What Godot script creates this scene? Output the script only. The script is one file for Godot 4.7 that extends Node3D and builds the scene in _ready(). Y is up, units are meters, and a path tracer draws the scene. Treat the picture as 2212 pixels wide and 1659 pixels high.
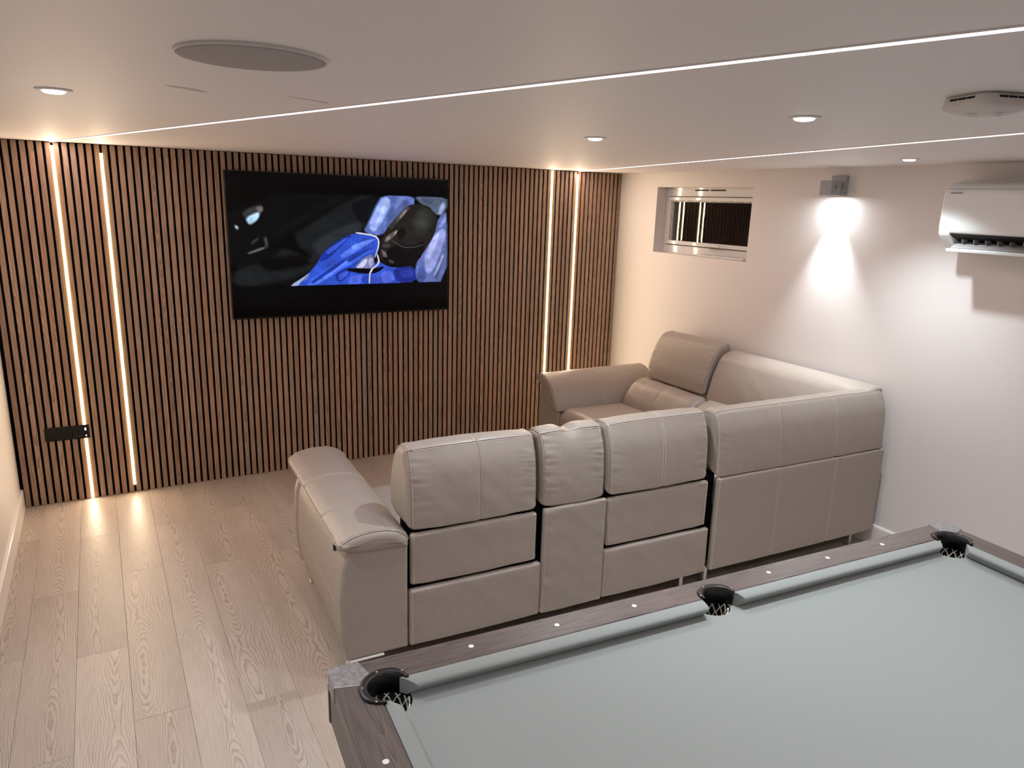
extends Node3D
# A basement cinema room: slatted TV wall, light lines, a leather corner sofa and a pool table.

const ROOM_H := 2.15
const WALL_X := 4.635          # face of the right wall
const LEFT_X := 0.2505         # face of the left wall
const BACK_Z := 7.4            # face of the wall behind the camera
const PITCH := 0.04014         # slat pitch
const LED_X := 0.624           # first light line

var M := {}
var rng := RandomNumberGenerator.new()
var wood_noise := FastNoiseLite.new()


func _ready() -> void:
	rng.seed = 7
	wood_noise.seed = 3
	wood_noise.frequency = 1.0
	wood_noise.fractal_octaves = 3
	# ---- camera, sky, exposure -------------------------------------------------
	var cam := Camera3D.new()
	cam.name = "camera"
	cam.position = Vector3(0.7934, 1.9013, 5.0169)
	cam.rotation = Vector3(-0.2459, -0.5177, 0.0308)
	cam.fov = rad_to_deg(2.0 * atan(829.5 / 1571.86))
	cam.near = 0.05
	cam.far = 60.0
	add_child(cam)
	cam.current = true
	var env := Environment.new()
	env.background_mode = Environment.BG_COLOR
	env.background_color = Color(0.004, 0.005, 0.009)
	env.tonemap_mode = Environment.TONE_MAPPER_LINEAR
	env.tonemap_exposure = 1.12
	env.sdfgi_enabled = true
	env.ssao_enabled = true
	env.ssil_enabled = true
	var we := WorldEnvironment.new()
	we.name = "world_environment"
	we.environment = env
	add_child(we)
	# lamp strengths, used by the builders of the lamps
	M.e_down = 1.45
	M.e_sconce = 1.5
	M.e_wall_led = 0.62
	M.e_ceiling_led = 1.45
	M.c_down = Color(0.93, 0.975, 1.0)
	M.c_wall_led = Color(1.0, 0.875, 0.755)
	M.c_ceiling_led = Color(1.0, 0.905, 0.90)
	make_materials()
	# ---- the setting -----------------------------------------------------------
	build_floor()
	build_walls()
	build_slats()
	build_window()
	# ---- the large things ------------------------------------------------------
	build_sofa()
	build_pool_table()
	build_television()
	build_air_conditioner()
	# ---- lamps -----------------------------------------------------------------
	build_light_lines()
	build_downlights()
	build_sconce()
	# ---- small things ----------------------------------------------------------
	build_speaker()
	build_smoke_alarm()
	build_sockets()
	build_sill_vent()


# ============================================================ naming helpers ====
func tag(o: Node, label: String, category: String, group := "") -> Node:
	o.set_meta("label", label)
	o.set_meta("category", category)
	if group != "":
		o.set_meta("group", group)
	return o


func thing(called: String, label: String, category: String, at := Vector3.ZERO, group := "") -> Node3D:
	var o := Node3D.new()
	o.name = numbered(called, self)
	o.position = at
	tag(o, label, category, group)
	add_child(o, true)
	return o


func numbered(called: String, parent: Node) -> String:
	if not parent.has_node(called):
		return called
	var k := 1
	while parent.has_node("%s_%03d" % [called, k]):
		k += 1
	return "%s_%03d" % [called, k]


func part(called: String, mesh: Mesh, mat: Material, parent: Node, at := Vector3.ZERO) -> MeshInstance3D:
	var o := MeshInstance3D.new()
	o.name = numbered(called, parent)
	o.mesh = mesh
	o.material_override = mat
	o.position = at
	o.cast_shadow = GeometryInstance3D.SHADOW_CASTING_SETTING_ON
	parent.add_child(o, true)
	return o


func structure(called: String, mesh: Mesh, mat: Material) -> MeshInstance3D:
	var o := part(called, mesh, mat, self)
	o.set_meta("kind", "structure")
	return o


# ============================================================= mesh helpers ====
func new_st() -> SurfaceTool:
	var st := SurfaceTool.new()
	st.begin(Mesh.PRIMITIVE_TRIANGLES)
	return st


func done(st: SurfaceTool, normals := true) -> ArrayMesh:
	if normals:
		st.generate_normals()
	return st.commit()


func tri(st: SurfaceTool, a: Vector3, b: Vector3, c: Vector3, out: Vector3) -> void:
	# clockwise as seen from the side that «out» points to
	if (b - a).cross(c - a).dot(out) > 0.0:
		var t := b
		b = c
		c = t
	st.add_vertex(a)
	st.add_vertex(b)
	st.add_vertex(c)


func quad(st: SurfaceTool, a: Vector3, b: Vector3, c: Vector3, d: Vector3, out: Vector3) -> void:
	tri(st, a, b, c, out)
	tri(st, a, c, d, out)


# a box with chamfered edges (44 triangles, or 12 if ch is 0); uv axes by mode
func cbox(st: SurfaceTool, c: Vector3, size: Vector3, ch := 0.0, uv_mode := -1, uv_off := Vector2.ZERO, uv_scale := Vector2.ONE) -> void:
	st.set_smooth_group(-1)
	var h := size * 0.5
	ch = minf(ch, minf(h.x, minf(h.y, h.z)) * 0.98)
	var put := func(p: Vector3, q: Vector3, r: Vector3, out: Vector3) -> void:
		var l := [p, q, r]
		if (q - p).cross(r - p).dot(out) > 0.0:
			l = [p, r, q]
		for v in l:
			if uv_mode >= 0:
				var w: Vector3 = v
				var uv := Vector2(w.x, w.z) if uv_mode == 0 else Vector2(w.x, w.y) if uv_mode == 1 else Vector2(w.z, w.y)
				st.set_uv((uv * uv_scale) + uv_off)
			st.add_vertex(c + v)
	for ax in 3:
		for sg in [-1.0, 1.0]:
			var n := Vector3.ZERO
			n[ax] = sg
			var u := (ax + 1) % 3
			var w := (ax + 2) % 3
			var p := []
			for k in [[-1, -1], [1, -1], [1, 1], [-1, 1]]:
				var v := Vector3.ZERO
				v[ax] = sg * h[ax]
				v[u] = k[0] * (h[u] - ch)
				v[w] = k[1] * (h[w] - ch)
				p.append(v)
			put.call(p[0], p[1], p[2], n)
			put.call(p[0], p[2], p[3], n)
	if ch <= 0.0:
		return
	for ax in 3:
		var u := (ax + 1) % 3
		var w := (ax + 2) % 3
		for su in [-1.0, 1.0]:
			for sw in [-1.0, 1.0]:
				var n := Vector3.ZERO
				n[u] = su
				n[w] = sw
				var a := Vector3.ZERO
				a[ax] = -(h[ax] - ch)
				a[u] = su * h[u]
				a[w] = sw * (h[w] - ch)
				var b := a
				b[u] = su * (h[u] - ch)
				b[w] = sw * h[w]
				var a2 := a
				a2[ax] = -a[ax]
				var b2 := b
				b2[ax] = -b[ax]
				put.call(a, b, b2, n)
				put.call(a, b2, a2, n)
	for sx in [-1.0, 1.0]:
		for sy in [-1.0, 1.0]:
			for sz in [-1.0, 1.0]:
				put.call(Vector3(sx * h.x, sy * (h.y - ch), sz * (h.z - ch)), Vector3(sx * (h.x - ch), sy * h.y, sz * (h.z - ch)), Vector3(sx * (h.x - ch), sy * (h.y - ch), sz * h.z), Vector3(sx, sy, sz))


func box_mesh(size: Vector3, ch := 0.0, c := Vector3.ZERO, uv_mode := -1, uv_off := Vector2.ZERO, uv_scale := Vector2.ONE) -> ArrayMesh:
	var st := new_st()
	cbox(st, c, size, ch, uv_mode, uv_off, uv_scale)
	return done(st)


# solid of revolution round y: profile of (radius, height), outside on the right when walking up it
func lathe(st: SurfaceTool, prof: PackedVector2Array, n := 32, at := Vector3.ZERO, group := 0) -> void:
	st.set_smooth_group(group)
	for i in prof.size() - 1:
		var a := prof[i]
		var b := prof[i + 1]
		var nr := Vector2(b.y - a.y, -(b.x - a.x))
		for k in n:
			var t0 := TAU * k / n
			var t1 := TAU * (k + 1) / n
			var c0 := Vector3(cos(t0), 0, sin(t0))
			var c1 := Vector3(cos(t1), 0, sin(t1))
			var out := (c0 + c1).normalized() * nr.x + Vector3.UP * nr.y
			var p := [c0 * a.x + Vector3.UP * a.y, c1 * a.x + Vector3.UP * a.y, c1 * b.x + Vector3.UP * b.y, c0 * b.x + Vector3.UP * b.y]
			if a.x > 1e-6:
				tri(st, at + p[0], at + p[1], at + p[2], out)
			if b.x > 1e-6:
				tri(st, at + p[0], at + p[2], at + p[3], out)


# round bar along a path
func tube(st: SurfaceTool, pts: PackedVector3Array, r: float, n := 6, closed := false, caps := true) -> void:
	st.set_smooth_group(0)
	var m := pts.size()
	var rings := []
	var side := Vector3.ZERO
	for i in m:
		var t: Vector3
		if closed:
			t = (pts[(i + 1) % m] - pts[(i + m - 1) % m]).normalized()
		else:
			t = (pts[mini(i + 1, m - 1)] - pts[maxi(i - 1, 0)]).normalized()
		if side == Vector3.ZERO:
			side = t.cross(Vector3.UP if absf(t.y) < 0.9 else Vector3.RIGHT).normalized()
		side = (side - t * side.dot(t)).normalized()
		var up := t.cross(side)
		var ring := PackedVector3Array()
		for k in n:
			var a := TAU * k / n
			ring.append(pts[i] + (side * cos(a) + up * sin(a)) * r)
		rings.append(ring)
	for i in (m if closed else m - 1):
		var ra: PackedVector3Array = rings[i]
		var rb: PackedVector3Array = rings[(i + 1) % m]
		var ctr := (pts[i] + pts[(i + 1) % m]) * 0.5
		for k in n:
			var k1 := (k + 1) % n
			var out := (ra[k] + ra[k1] + rb[k] + rb[k1]) * 0.25 - ctr
			quad(st, ra[k], ra[k1], rb[k1], rb[k], out)
	if caps and not closed:
		for e in [0, m - 1]:
			var rg: PackedVector3Array = rings[e]
			var out: Vector3 = pts[e] - pts[1 if e == 0 else m - 2]
			for k in range(1, n - 1):
				tri(st, rg[0], rg[k], rg[k + 1], out)


# flat outline in (x, z) raised between two heights, with a chamfered top edge
func slab(st: SurfaceTool, poly: PackedVector2Array, y0: float, y1: float, ch := 0.0, uv_scale := Vector2.ZERO, uv_off := Vector2.ZERO) -> void:
	st.set_smooth_group(-1)
	if Geometry2D.is_polygon_clockwise(poly):
		poly.reverse()
	var n := poly.size()
	var top := PackedVector2Array()
	for i in n:
		var e0 := (poly[i] - poly[(i + n - 1) % n]).normalized()
		var e1 := (poly[(i + 1) % n] - poly[i]).normalized()
		var b := (Vector2(-e0.y, e0.x) + Vector2(-e1.y, e1.x))
		b = b / maxf(0.6, b.length_squared() * 0.5)
		top.append(poly[i] + b * ch)
	var put := func(p: Vector3, q: Vector3, r: Vector3, out: Vector3) -> void:
		var l := [p, q, r]
		if (q - p).cross(r - p).dot(out) > 0.0:
			l = [p, r, q]
		for v in l:
			if uv_scale != Vector2.ZERO:
				st.set_uv(Vector2(v.x + v.y, v.z + v.y) * uv_scale + uv_off)
			st.add_vertex(v)
	var t := Geometry2D.triangulate_polygon(top)
	for i in range(0, t.size(), 3):
		var a := top[t[i]]
		var b := top[t[i + 1]]
		var c := top[t[i + 2]]
		put.call(Vector3(a.x, y1, a.y), Vector3(b.x, y1, b.y), Vector3(c.x, y1, c.y), Vector3.UP)
	t = Geometry2D.triangulate_polygon(poly)
	for i in range(0, t.size(), 3):
		var a := poly[t[i]]
		var b := poly[t[i + 1]]
		var c := poly[t[i + 2]]
		put.call(Vector3(a.x, y0, a.y), Vector3(b.x, y0, b.y), Vector3(c.x, y0, c.y), Vector3.DOWN)
	for i in n:
		var j := (i + 1) % n
		var e := poly[j] - poly[i]
		var out := Vector3(e.y, 0, -e.x)
		var a0 := Vector3(poly[i].x, y0, poly[i].y)
		var b0 := Vector3(poly[j].x, y0, poly[j].y)
		var a1 := Vector3(poly[i].x, y1 - ch, poly[i].y)
		var b1 := Vector3(poly[j].x, y1 - ch, poly[j].y)
		put.call(a0, b0, b1, out)
		put.call(a0, b1, a1, out)
		if ch > 0.0:
			var a2 := Vector3(top[i].x, y1, top[i].y)
			var b2 := Vector3(top[j].x, y1, top[j].y)
			put.call(a1, b1, b2, out + Vector3.UP * out.length())
			put.call(a1, b2, a2, out + Vector3.UP * out.length())


func circle2(c: Vector2, r: float, n := 32, a0 := 0.0, a1 := TAU) -> PackedVector2Array:
	var p := PackedVector2Array()
	var full := absf(a1 - a0 - TAU) < 1e-4
	for k in (n if full else n + 1):
		var a := a0 + (a1 - a0) * k / n
		p.append(c + Vector2(cos(a), sin(a)) * r)
	return p


# closed outline with each corner (x, y, radius) rounded, edges cut into short steps; counter-clockwise
func rounded(corners: Array, step := 0.02) -> PackedVector2Array:
	var p := PackedVector2Array()
	var n := corners.size()
	for i in n:
		var c: Vector3 = corners[i]
		var prev: Vector3 = corners[(i + n - 1) % n]
		var next: Vector3 = corners[(i + 1) % n]
		var v := Vector2(c.x, c.y)
		var d0 := (Vector2(prev.x, prev.y) - v).normalized()
		var d1 := (Vector2(next.x, next.y) - v).normalized()
		var ang := acos(clampf(d0.dot(d1), -1.0, 1.0))
		var cut := minf(c.z / maxf(0.05, tan(ang * 0.5)), 0.48 * minf(Vector2(prev.x, prev.y).distance_to(v), Vector2(next.x, next.y).distance_to(v)))
		var a := v + d0 * cut
		var b := v + d1 * cut
		if ang > 2.1:
			cut = 0.49 * minf(Vector2(prev.x, prev.y).distance_to(v), Vector2(next.x, next.y).distance_to(v))
			a = v + d0 * cut
			b = v + d1 * cut
		var k := 1 if c.z < 0.0005 else 6
		if k == 1:
			p.append(v)
		else:
			for q in k + 1:
				var t := float(q) / k
				p.append(a.lerp(v, t).lerp(v.lerp(b, t), t))
	var out := PackedVector2Array()
	for i in p.size():
		var a := p[i]
		var b := p[(i + 1) % p.size()]
		var k := maxi(1, int(ceil(a.distance_to(b) / step)))
		for q in k:
			out.append(a.lerp(b, float(q) / k))
	if Geometry2D.is_polygon_clockwise(out):
		out.reverse()
	return out


# An upholstered body: an outline swept along a line, rounded and pinched at its ends, with seams sunk in and folds pulled from the ends.
class Cushion:
	var prof: PackedVector2Array
	var nrm := PackedVector2Array()
	var s0: float
	var s1: float
	var r := 0.02
	var puff := 0.0
	var seams := []
	var fold := 0.0
	var fold_reach := 0.07
	var lump := 0.0
	var dips := []            # of Vector3(s, depth, width): sunk places on the upper half
	var place: Callable       # (s, a, b) -> Vector3
	var noise := FastNoiseLite.new()

	func setup(p: PackedVector2Array, from: float, to: float, round_end: float, how: Callable, key := 1) -> void:
		prof = p
		s0 = from
		s1 = to
		r = round_end
		place = how
		noise.seed = key
		noise.frequency = 1.0
		noise.fractal_octaves = 2
		var n := p.size()
		for i in n:
			var e := p[(i + 1) % n] - p[(i + n - 1) % n]
			nrm.append(Vector2(e.y, -e.x).normalized())
		# offset directions averaged over the reach of the end rounding, so that corners do not fold over
		var raw := nrm.duplicate()
		for i in n:
			var total := raw[i]
			for step in [-1, 1]:
				var run := 0.0
				var k := i
				while true:
					var k2: int = (k + step + n) % n
					run += p[k].distance_to(p[k2])
					k = k2
					if run > r or k == i:
						break
					total += raw[k] * (1.0 - 0.5 * run / r)
			nrm[i] = total.normalized()

	func inset(s: float) -> float:
		var x := minf(s - s0, s1 - s)
		var o := 0.0
		if x < r:
			var k := 1.0 - x / r
			o = r * (1.0 - sqrt(maxf(0.0, 1.0 - k * k)))
		o -= puff * sin(PI * clampf((s - s0) / (s1 - s0), 0.0, 1.0))
		for q in seams:
			o += 0.0035 * exp(-pow((s - q) / 0.006, 2.0))
		return o

	func at2(s: float, i: int) -> Vector2:
		var q := prof[i]
		var o := inset(s)
		var x := minf(s - s0, s1 - s)
		if fold > 0.0:
			o -= fold * noise.get_noise_2d(s * 9.0, (q.x + q.y * 1.7) * 42.0) * exp(-maxf(0.0, x - r) / fold_reach) * smoothstep(0.0, r, x)
		if lump > 0.0:
			o -= lump * noise.get_noise_2d(s * 6.0 + q.y * 4.0 + 40.0, (q.x - q.y) * 4.0)
		for d in dips:
			o += d.y * exp(-pow((s - d.x) / d.z, 2.0)) * smoothstep(0.3, 0.95, nrm[i].y)
		return q - nrm[i] * o

	func point(s: float, i: int, lift := 0.0) -> Vector3:
		var q := at2(s, i) + nrm[i] * lift
		return place.call(s, q.x, q.y)

	func stations() -> PackedFloat32Array:
		var l := []
		for k in 6:
			var x := r * (1.0 - cos(PI * 0.5 * k / 5.0))
			l.append(s0 + x)
			l.append(s1 - x)
		var n := maxi(2, int(ceil((s1 - s0 - 2.0 * r) / 0.022)))
		for k in range(1, n):
			l.append(s0 + r + (s1 - s0 - 2.0 * r) * k / n)
		for q in seams:
			for d in [-0.009, -0.005, 0.0, 0.005, 0.009]:
				l.append(q + d)
		l.sort()
		var out := PackedFloat32Array()
		for v in l:
			if out.is_empty() or v - out[out.size() - 1] > 0.0012:
				out.append(v)
		return out

	func build(st: SurfaceTool) -> void:
		var l := stations()
		var n := prof.size()
		var mid: Vector3 = place.call(0.0, 0.0, 0.0)
		var ds: Vector3 = place.call(1.0, 0.0, 0.0) - mid
		var da: Vector3 = place.call(0.0, 1.0, 0.0) - mid
		var db: Vector3 = place.call(0.0, 0.0, 1.0) - mid
		var rows := []
		for s in l:
			var row := PackedVector3Array()
			for i in n:
				row.append(point(s, i))
			rows.append(row)
		st.set_smooth_group(0)
		for k in l.size() - 1:
			var ra: PackedVector3Array = rows[k]
			var rb: PackedVector3Array = rows[k + 1]
			for i in n:
				var j := (i + 1) % n
				var nn := nrm[i] + nrm[j]
				var out := da * nn.x + db * nn.y
				for t in [[ra[i], ra[j], rb[j]], [ra[i], rb[j], rb[i]]]:
					var a: Vector3 = t[0]
					var b: Vector3 = t[1]
					var c: Vector3 = t[2]
					if (b - a).cross(c - a).dot(out) > 0.0:
						var w := b
						b = c
						c = w
					st.add_vertex(a)
					st.add_vertex(b)
					st.add_vertex(c)
		st.set_smooth_group(-1)
		for e in [0, l.size() - 1]:
			var row: PackedVector3Array = rows[e]
			var out := -ds if e == 0 else ds
			var hub := Vector3.ZERO
			for v in row:
				hub += v / n
			for i in n:
				var a := hub
				var b := row[i]
				var c := row[(i + 1) % n]
				if (b - a).cross(c - a).dot(out) > 0.0:
					var w := b
					b = c
					c = w
				st.add_vertex(a)
				st.add_vertex(b)
				st.add_vertex(c)

	# index of the outline point nearest to a place
	func near(p: Vector2) -> int:
		var best := 0
		for i in prof.size():
			if prof[i].distance_squared_to(p) < prof[best].distance_squared_to(p):
				best = i
		return best

	# path over the surface at one s, from one outline place to another (counter-clockwise)
	func across(s: float, from: Vector2, to: Vector2, lift := 0.0008) -> PackedVector3Array:
		var out := PackedVector3Array()
		var i := near(from)
		var e := near(to)
		while true:
			out.append(point(s, i, lift))
			if i == e:
				break
			i = (i + 1) % prof.size()
		return out

	# path along the length at one outline place
	func along(p: Vector2, from: float, to: float, lift := 0.0008) -> PackedVector3Array:
		var out := PackedVector3Array()
		var i := near(p)
		var n := maxi(2, int(absf(to - from) / 0.015))
		for k in n + 1:
			out.append(point(lerpf(from, to, float(k) / n), i, lift))
		return out


# a row of stitches along a path
func stitch(st: SurfaceTool, pts: PackedVector3Array, length := 0.0065, gap := 0.0035, r := 0.0014) -> void:
	st.set_smooth_group(-1)
	var run := 0.0
	var start := Vector3.ZERO
	var drawing := false
	for i in pts.size() - 1:
		var a := pts[i]
		var b := pts[i + 1]
		var l := a.distance_to(b)
		var x := 0.0
		while x < l:
			var need := (length if drawing else gap) - run
			if x + need > l:
				run += l - x
				break
			x += need
			run = 0.0
			var p := a.lerp(b, x / l)
			if drawing:
				var t := (p - start).normalized()
				var u := t.cross(Vector3.UP if absf(t.y) < 0.9 else Vector3.RIGHT).normalized()
				var w := t.cross(u)
				var ring := [u * r, -u * r * 0.5 + w * r * 0.87, -u * r * 0.5 - w * r * 0.87]
				for k in 3:
					var q: Vector3 = ring[k]
					var q2: Vector3 = ring[(k + 1) % 3]
					quad(st, start + q, start + q2, p + q2, p + q, q + q2)
			start = p
			drawing = not drawing


# ================================================================ materials ====
func mat(albedo: Color, rough := 0.6, metal := 0.0, spec := 0.5) -> StandardMaterial3D:
	var m := StandardMaterial3D.new()
	m.albedo_color = albedo
	m.roughness = rough
	m.metallic = metal
	m.metallic_specular = spec
	return m


func glow_mat(c: Color, energy: float) -> StandardMaterial3D:
	var m := mat(Color(0.9, 0.9, 0.88), 0.5)
	m.emission_enabled = true
	m.emission = c
	m.emission_energy_multiplier = energy
	return m


func noise_tex(freq: float, octaves: int, size := 512, key := 1, kind := FastNoiseLite.TYPE_SIMPLEX_SMOOTH, ramp: Gradient = null) -> NoiseTexture2D:
	var f := FastNoiseLite.new()
	f.noise_type = kind
	f.seed = key
	f.frequency = freq
	f.fractal_octaves = octaves
	var t := NoiseTexture2D.new()
	t.width = size
	t.height = size
	t.seamless = true
	t.noise = f
	if ramp:
		t.color_ramp = ramp
	return t


func two_tone(a: Color, b: Color) -> Gradient:
	var g := Gradient.new()
	g.set_color(0, a)
	g.set_color(1, b)
	return g


# Sawn wood: growth rings cut by the face of the board. wide/tall in metres; boards of width «board» side by side.
func wood_image(w: int, h: int, wide: float, tall: float, board: float, dark: Color, light: Color, rate: float, core: float, sway: float, contrast: float, pores: float, wave: float, key: int) -> ImageTexture:
	var data := PackedByteArray()
	data.resize(w * h * 3)
	var n := FastNoiseLite.new()
	n.seed = key
	n.frequency = 0.55
	n.fractal_octaves = 2
	var fine := FastNoiseLite.new()
	fine.seed = key + 1
	fine.frequency = 0.65
	fine.fractal_octaves = 1
	var r := RandomNumberGenerator.new()
	r.seed = key
	var boards := int(ceil(wide / board))
	var heart := []
	var bend := []
	var lean := []
	for b in boards:
		heart.append(r.randf_range(-0.3, 0.3) * board)
		bend.append(r.randf_range(0.8, 1.25))
		lean.append(2.2 if r.randf() < 0.5 else -2.2)
	var at := 0
	for y in h:
		var v := tall * y / h
		for x in w:
			var u := wide * x / w
			var b := mini(int(u / board), boards - 1)
			var p: float = u - (b + 0.5) * board - heart[b]
			var q := b * 31.7
			p += wave * (0.009 * n.get_noise_2d(p * 6.0 + q, v * 4.0) + 0.003 * fine.get_noise_2d(p * 25.0 + q, v * 14.0))
			var f: float = bend[b] * rate * (sqrt(p * p + core * core) - core) + sway * n.get_noise_2d(p * 4.0 + q, v * 1.7 + q) + lean[b] * v
			f += 0.22 * fine.get_noise_2d(p * 70.0 - q, v * 25.0)
			var s: float = f - floor(f)
			var line: float = pow(s, 2.5) * (1.0 - clampf((s - 0.86) / 0.14, 0.0, 1.0))
			var g := fine.get_noise_2d(u * 420.0, v * 9.0 + q)
			var broad := n.get_noise_2d(u * 9.0 + 70.0, v * 1.1 - q)
			var k := clampf(0.80 + 0.12 * broad - contrast * line - pores * maxf(0.0, g), 0.0, 1.0)
			var c := dark.lerp(light, k)
			data[at] = int(c.r * 255.0)
			data[at + 1] = int(c.g * 255.0)
			data[at + 2] = int(c.b * 255.0)
			at += 3
	return ImageTexture.create_from_image(Image.create_from_data(w, h, false, Image.FORMAT_RGB8, data))


func make_materials() -> void:
	# painted plaster: roller stipple as fine relief
	var stipple := noise_tex(0.09, 3, 512, 4)
	var wall := mat(Color(0.87, 0.85, 0.84), 0.5)
	wall.uv1_triplanar = true
	wall.uv1_world_triplanar = true
	wall.uv1_scale = Vector3.ONE * 2.2
	wall.heightmap_enabled = true
	wall.heightmap_texture = stipple
	wall.heightmap_scale = 0.007
	M.wall = wall
	var ceiling := wall.duplicate()
	ceiling.albedo_color = Color(0.88, 0.86, 0.86)
	ceiling.roughness = 0.6
	M.ceiling = ceiling
	M.trim = mat(Color(0.90, 0.885, 0.87), 0.3)
	M.felt = mat(Color(0.035, 0.032, 0.034), 0.95, 0.0, 0.2)
	# walnut slats, four tones over one grain
	var grain := wood_image(320, 1024, 0.28, 2.15, 0.14, Color(0.45, 0.35, 0.275), Color(0.82, 0.70, 0.60), 190.0, 0.02, 6.0, 0.6, 0.55, 0.55, 11)
	M.slats = []
	for c in [Color(1, 1, 1), Color(0.93, 0.92, 0.92), Color(1.0, 0.955, 0.93), Color(0.96, 0.97, 0.98)]:
		var m := mat(c, 0.42)
		m.albedo_texture = grain
		M.slats.append(m)
	# pale oak planks
	var oak := wood_image(1024, 1536, 0.76, 1.22, 0.19, Color(0.49, 0.44, 0.405), Color(0.81, 0.76, 0.718), 165.0, 0.035, 6.5, 0.52, 0.22, 0.75, 23)
	M.planks = []
	for c in [Color(1, 1, 1), Color(0.95, 0.945, 0.94), Color(0.98, 0.965, 0.95), Color(0.925, 0.925, 0.925)]:
		var m := mat(c, 0.42)
		m.albedo_texture = oak
		M.planks.append(m)
	M.joint = mat(Color(0.40, 0.34, 0.29), 0.8)
	# leather: pebbled grain and faint tonal mottling
	var pebble := noise_tex(0.05, 3, 512, 9, FastNoiseLite.TYPE_CELLULAR)
	var leather := mat(Color(0.625, 0.583, 0.548), 0.40, 0.0, 0.45)
	leather.uv1_triplanar = true
	leather.uv1_scale = Vector3.ONE * 5.0
	leather.albedo_texture = noise_tex(0.012, 4, 512, 14, FastNoiseLite.TYPE_SIMPLEX_SMOOTH, two_tone(Color(0.965, 0.962, 0.96), Color(1, 1, 1)))
	leather.heightmap_enabled = true
	leather.heightmap_texture = pebble
	leather.heightmap_scale = 0.012
	M.leather = leather
	M.thread = mat(Color(0.86, 0.81, 0.75), 0.7)
	M.frame_cloth = mat(Color(0.03, 0.027, 0.027), 0.95, 0.0, 0.2)
	M.steel = mat(Color(0.78, 0.76, 0.74), 0.28, 0.9)
	# pool table
	var rail_grain := wood_image(256, 1024, 0.20, 1.2, 0.10, Color(0.24, 0.205, 0.195), Color(0.51, 0.465, 0.445), 240.0, 0.02, 5.0, 0.46, 0.5, 0.5, 31)
	M.rail = mat(Color(0.93, 0.93, 0.93), 0.33)
	M.rail.albedo_texture = rail_grain
	M.apron = mat(Color(0.30, 0.285, 0.28), 0.35)
	M.apron.albedo_texture = noise_tex(0.02, 3, 256, 5, FastNoiseLite.TYPE_SIMPLEX_SMOOTH, two_tone(Color(0.85, 0.85, 0.85), Color(1, 1, 1)))
	M.apron.uv1_triplanar = true
	var nap := noise_tex(0.22, 2, 512, 6)
	var cloth := mat(Color(0.585, 0.61, 0.60), 0.85, 0.0, 0.3)
	cloth.uv1_triplanar = true
	cloth.uv1_scale = Vector3.ONE * 6.0
	cloth.albedo_texture = noise_tex(0.25, 3, 512, 7, FastNoiseLite.TYPE_SIMPLEX_SMOOTH, two_tone(Color(0.94, 0.94, 0.94), Color(1, 1, 1)))
	cloth.heightmap_enabled = true
	cloth.heightmap_texture = nap
	cloth.heightmap_scale = 0.02
	cloth.rim_enabled = true
	cloth.rim = 0.35
	M.cloth = cloth
	var cast := mat(Color(0.64, 0.64, 0.645), 0.36, 0.35)
	cast.uv1_triplanar = true
	cast.uv1_scale = Vector3.ONE * 9.0
	cast.albedo_texture = noise_tex(0.02, 4, 256, 8, FastNoiseLite.TYPE_SIMPLEX_SMOOTH, two_tone(Color(0.78, 0.77, 0.77), Color(1, 1, 1)))
	cast.heightmap_enabled = true
	cast.heightmap_texture = noise_tex(0.03, 4, 256, 18)
	cast.heightmap_scale = 0.06
	M.cast = cast
	M.black_plastic = mat(Color(0.055, 0.055, 0.058), 0.38)
	M.black_gloss = mat(Color(0.02, 0.02, 0.021), 0.14)
	M.pouch = mat(Color(0.085, 0.06, 0.055), 0.8)
	M.string = mat(Color(0.95, 0.93, 0.89), 0.7)
	M.pearl = mat(Color(0.93, 0.92, 0.90), 0.25)
	# fittings
	M.white_plastic = mat(Color(0.90, 0.915, 0.915), 0.3)
	M.white_matt = mat(Color(0.80, 0.785, 0.77), 0.6)
	M.grey_metal = mat(Color(0.60, 0.615, 0.62), 0.38, 0.2)
	M.upvc = mat(Color(0.88, 0.875, 0.865), 0.07)
	M.dark_slot = mat(Color(0.02, 0.02, 0.02), 0.8)
	var glass := mat(Color(0.02, 0.02, 0.02, 0.03), 0.0)
	glass.metallic_specular = 0.34
	glass.transparency = BaseMaterial3D.TRANSPARENCY_ALPHA
	M.glass = glass
	M.logo = mat(Color(0.55, 0.57, 0.575), 0.4)


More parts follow.
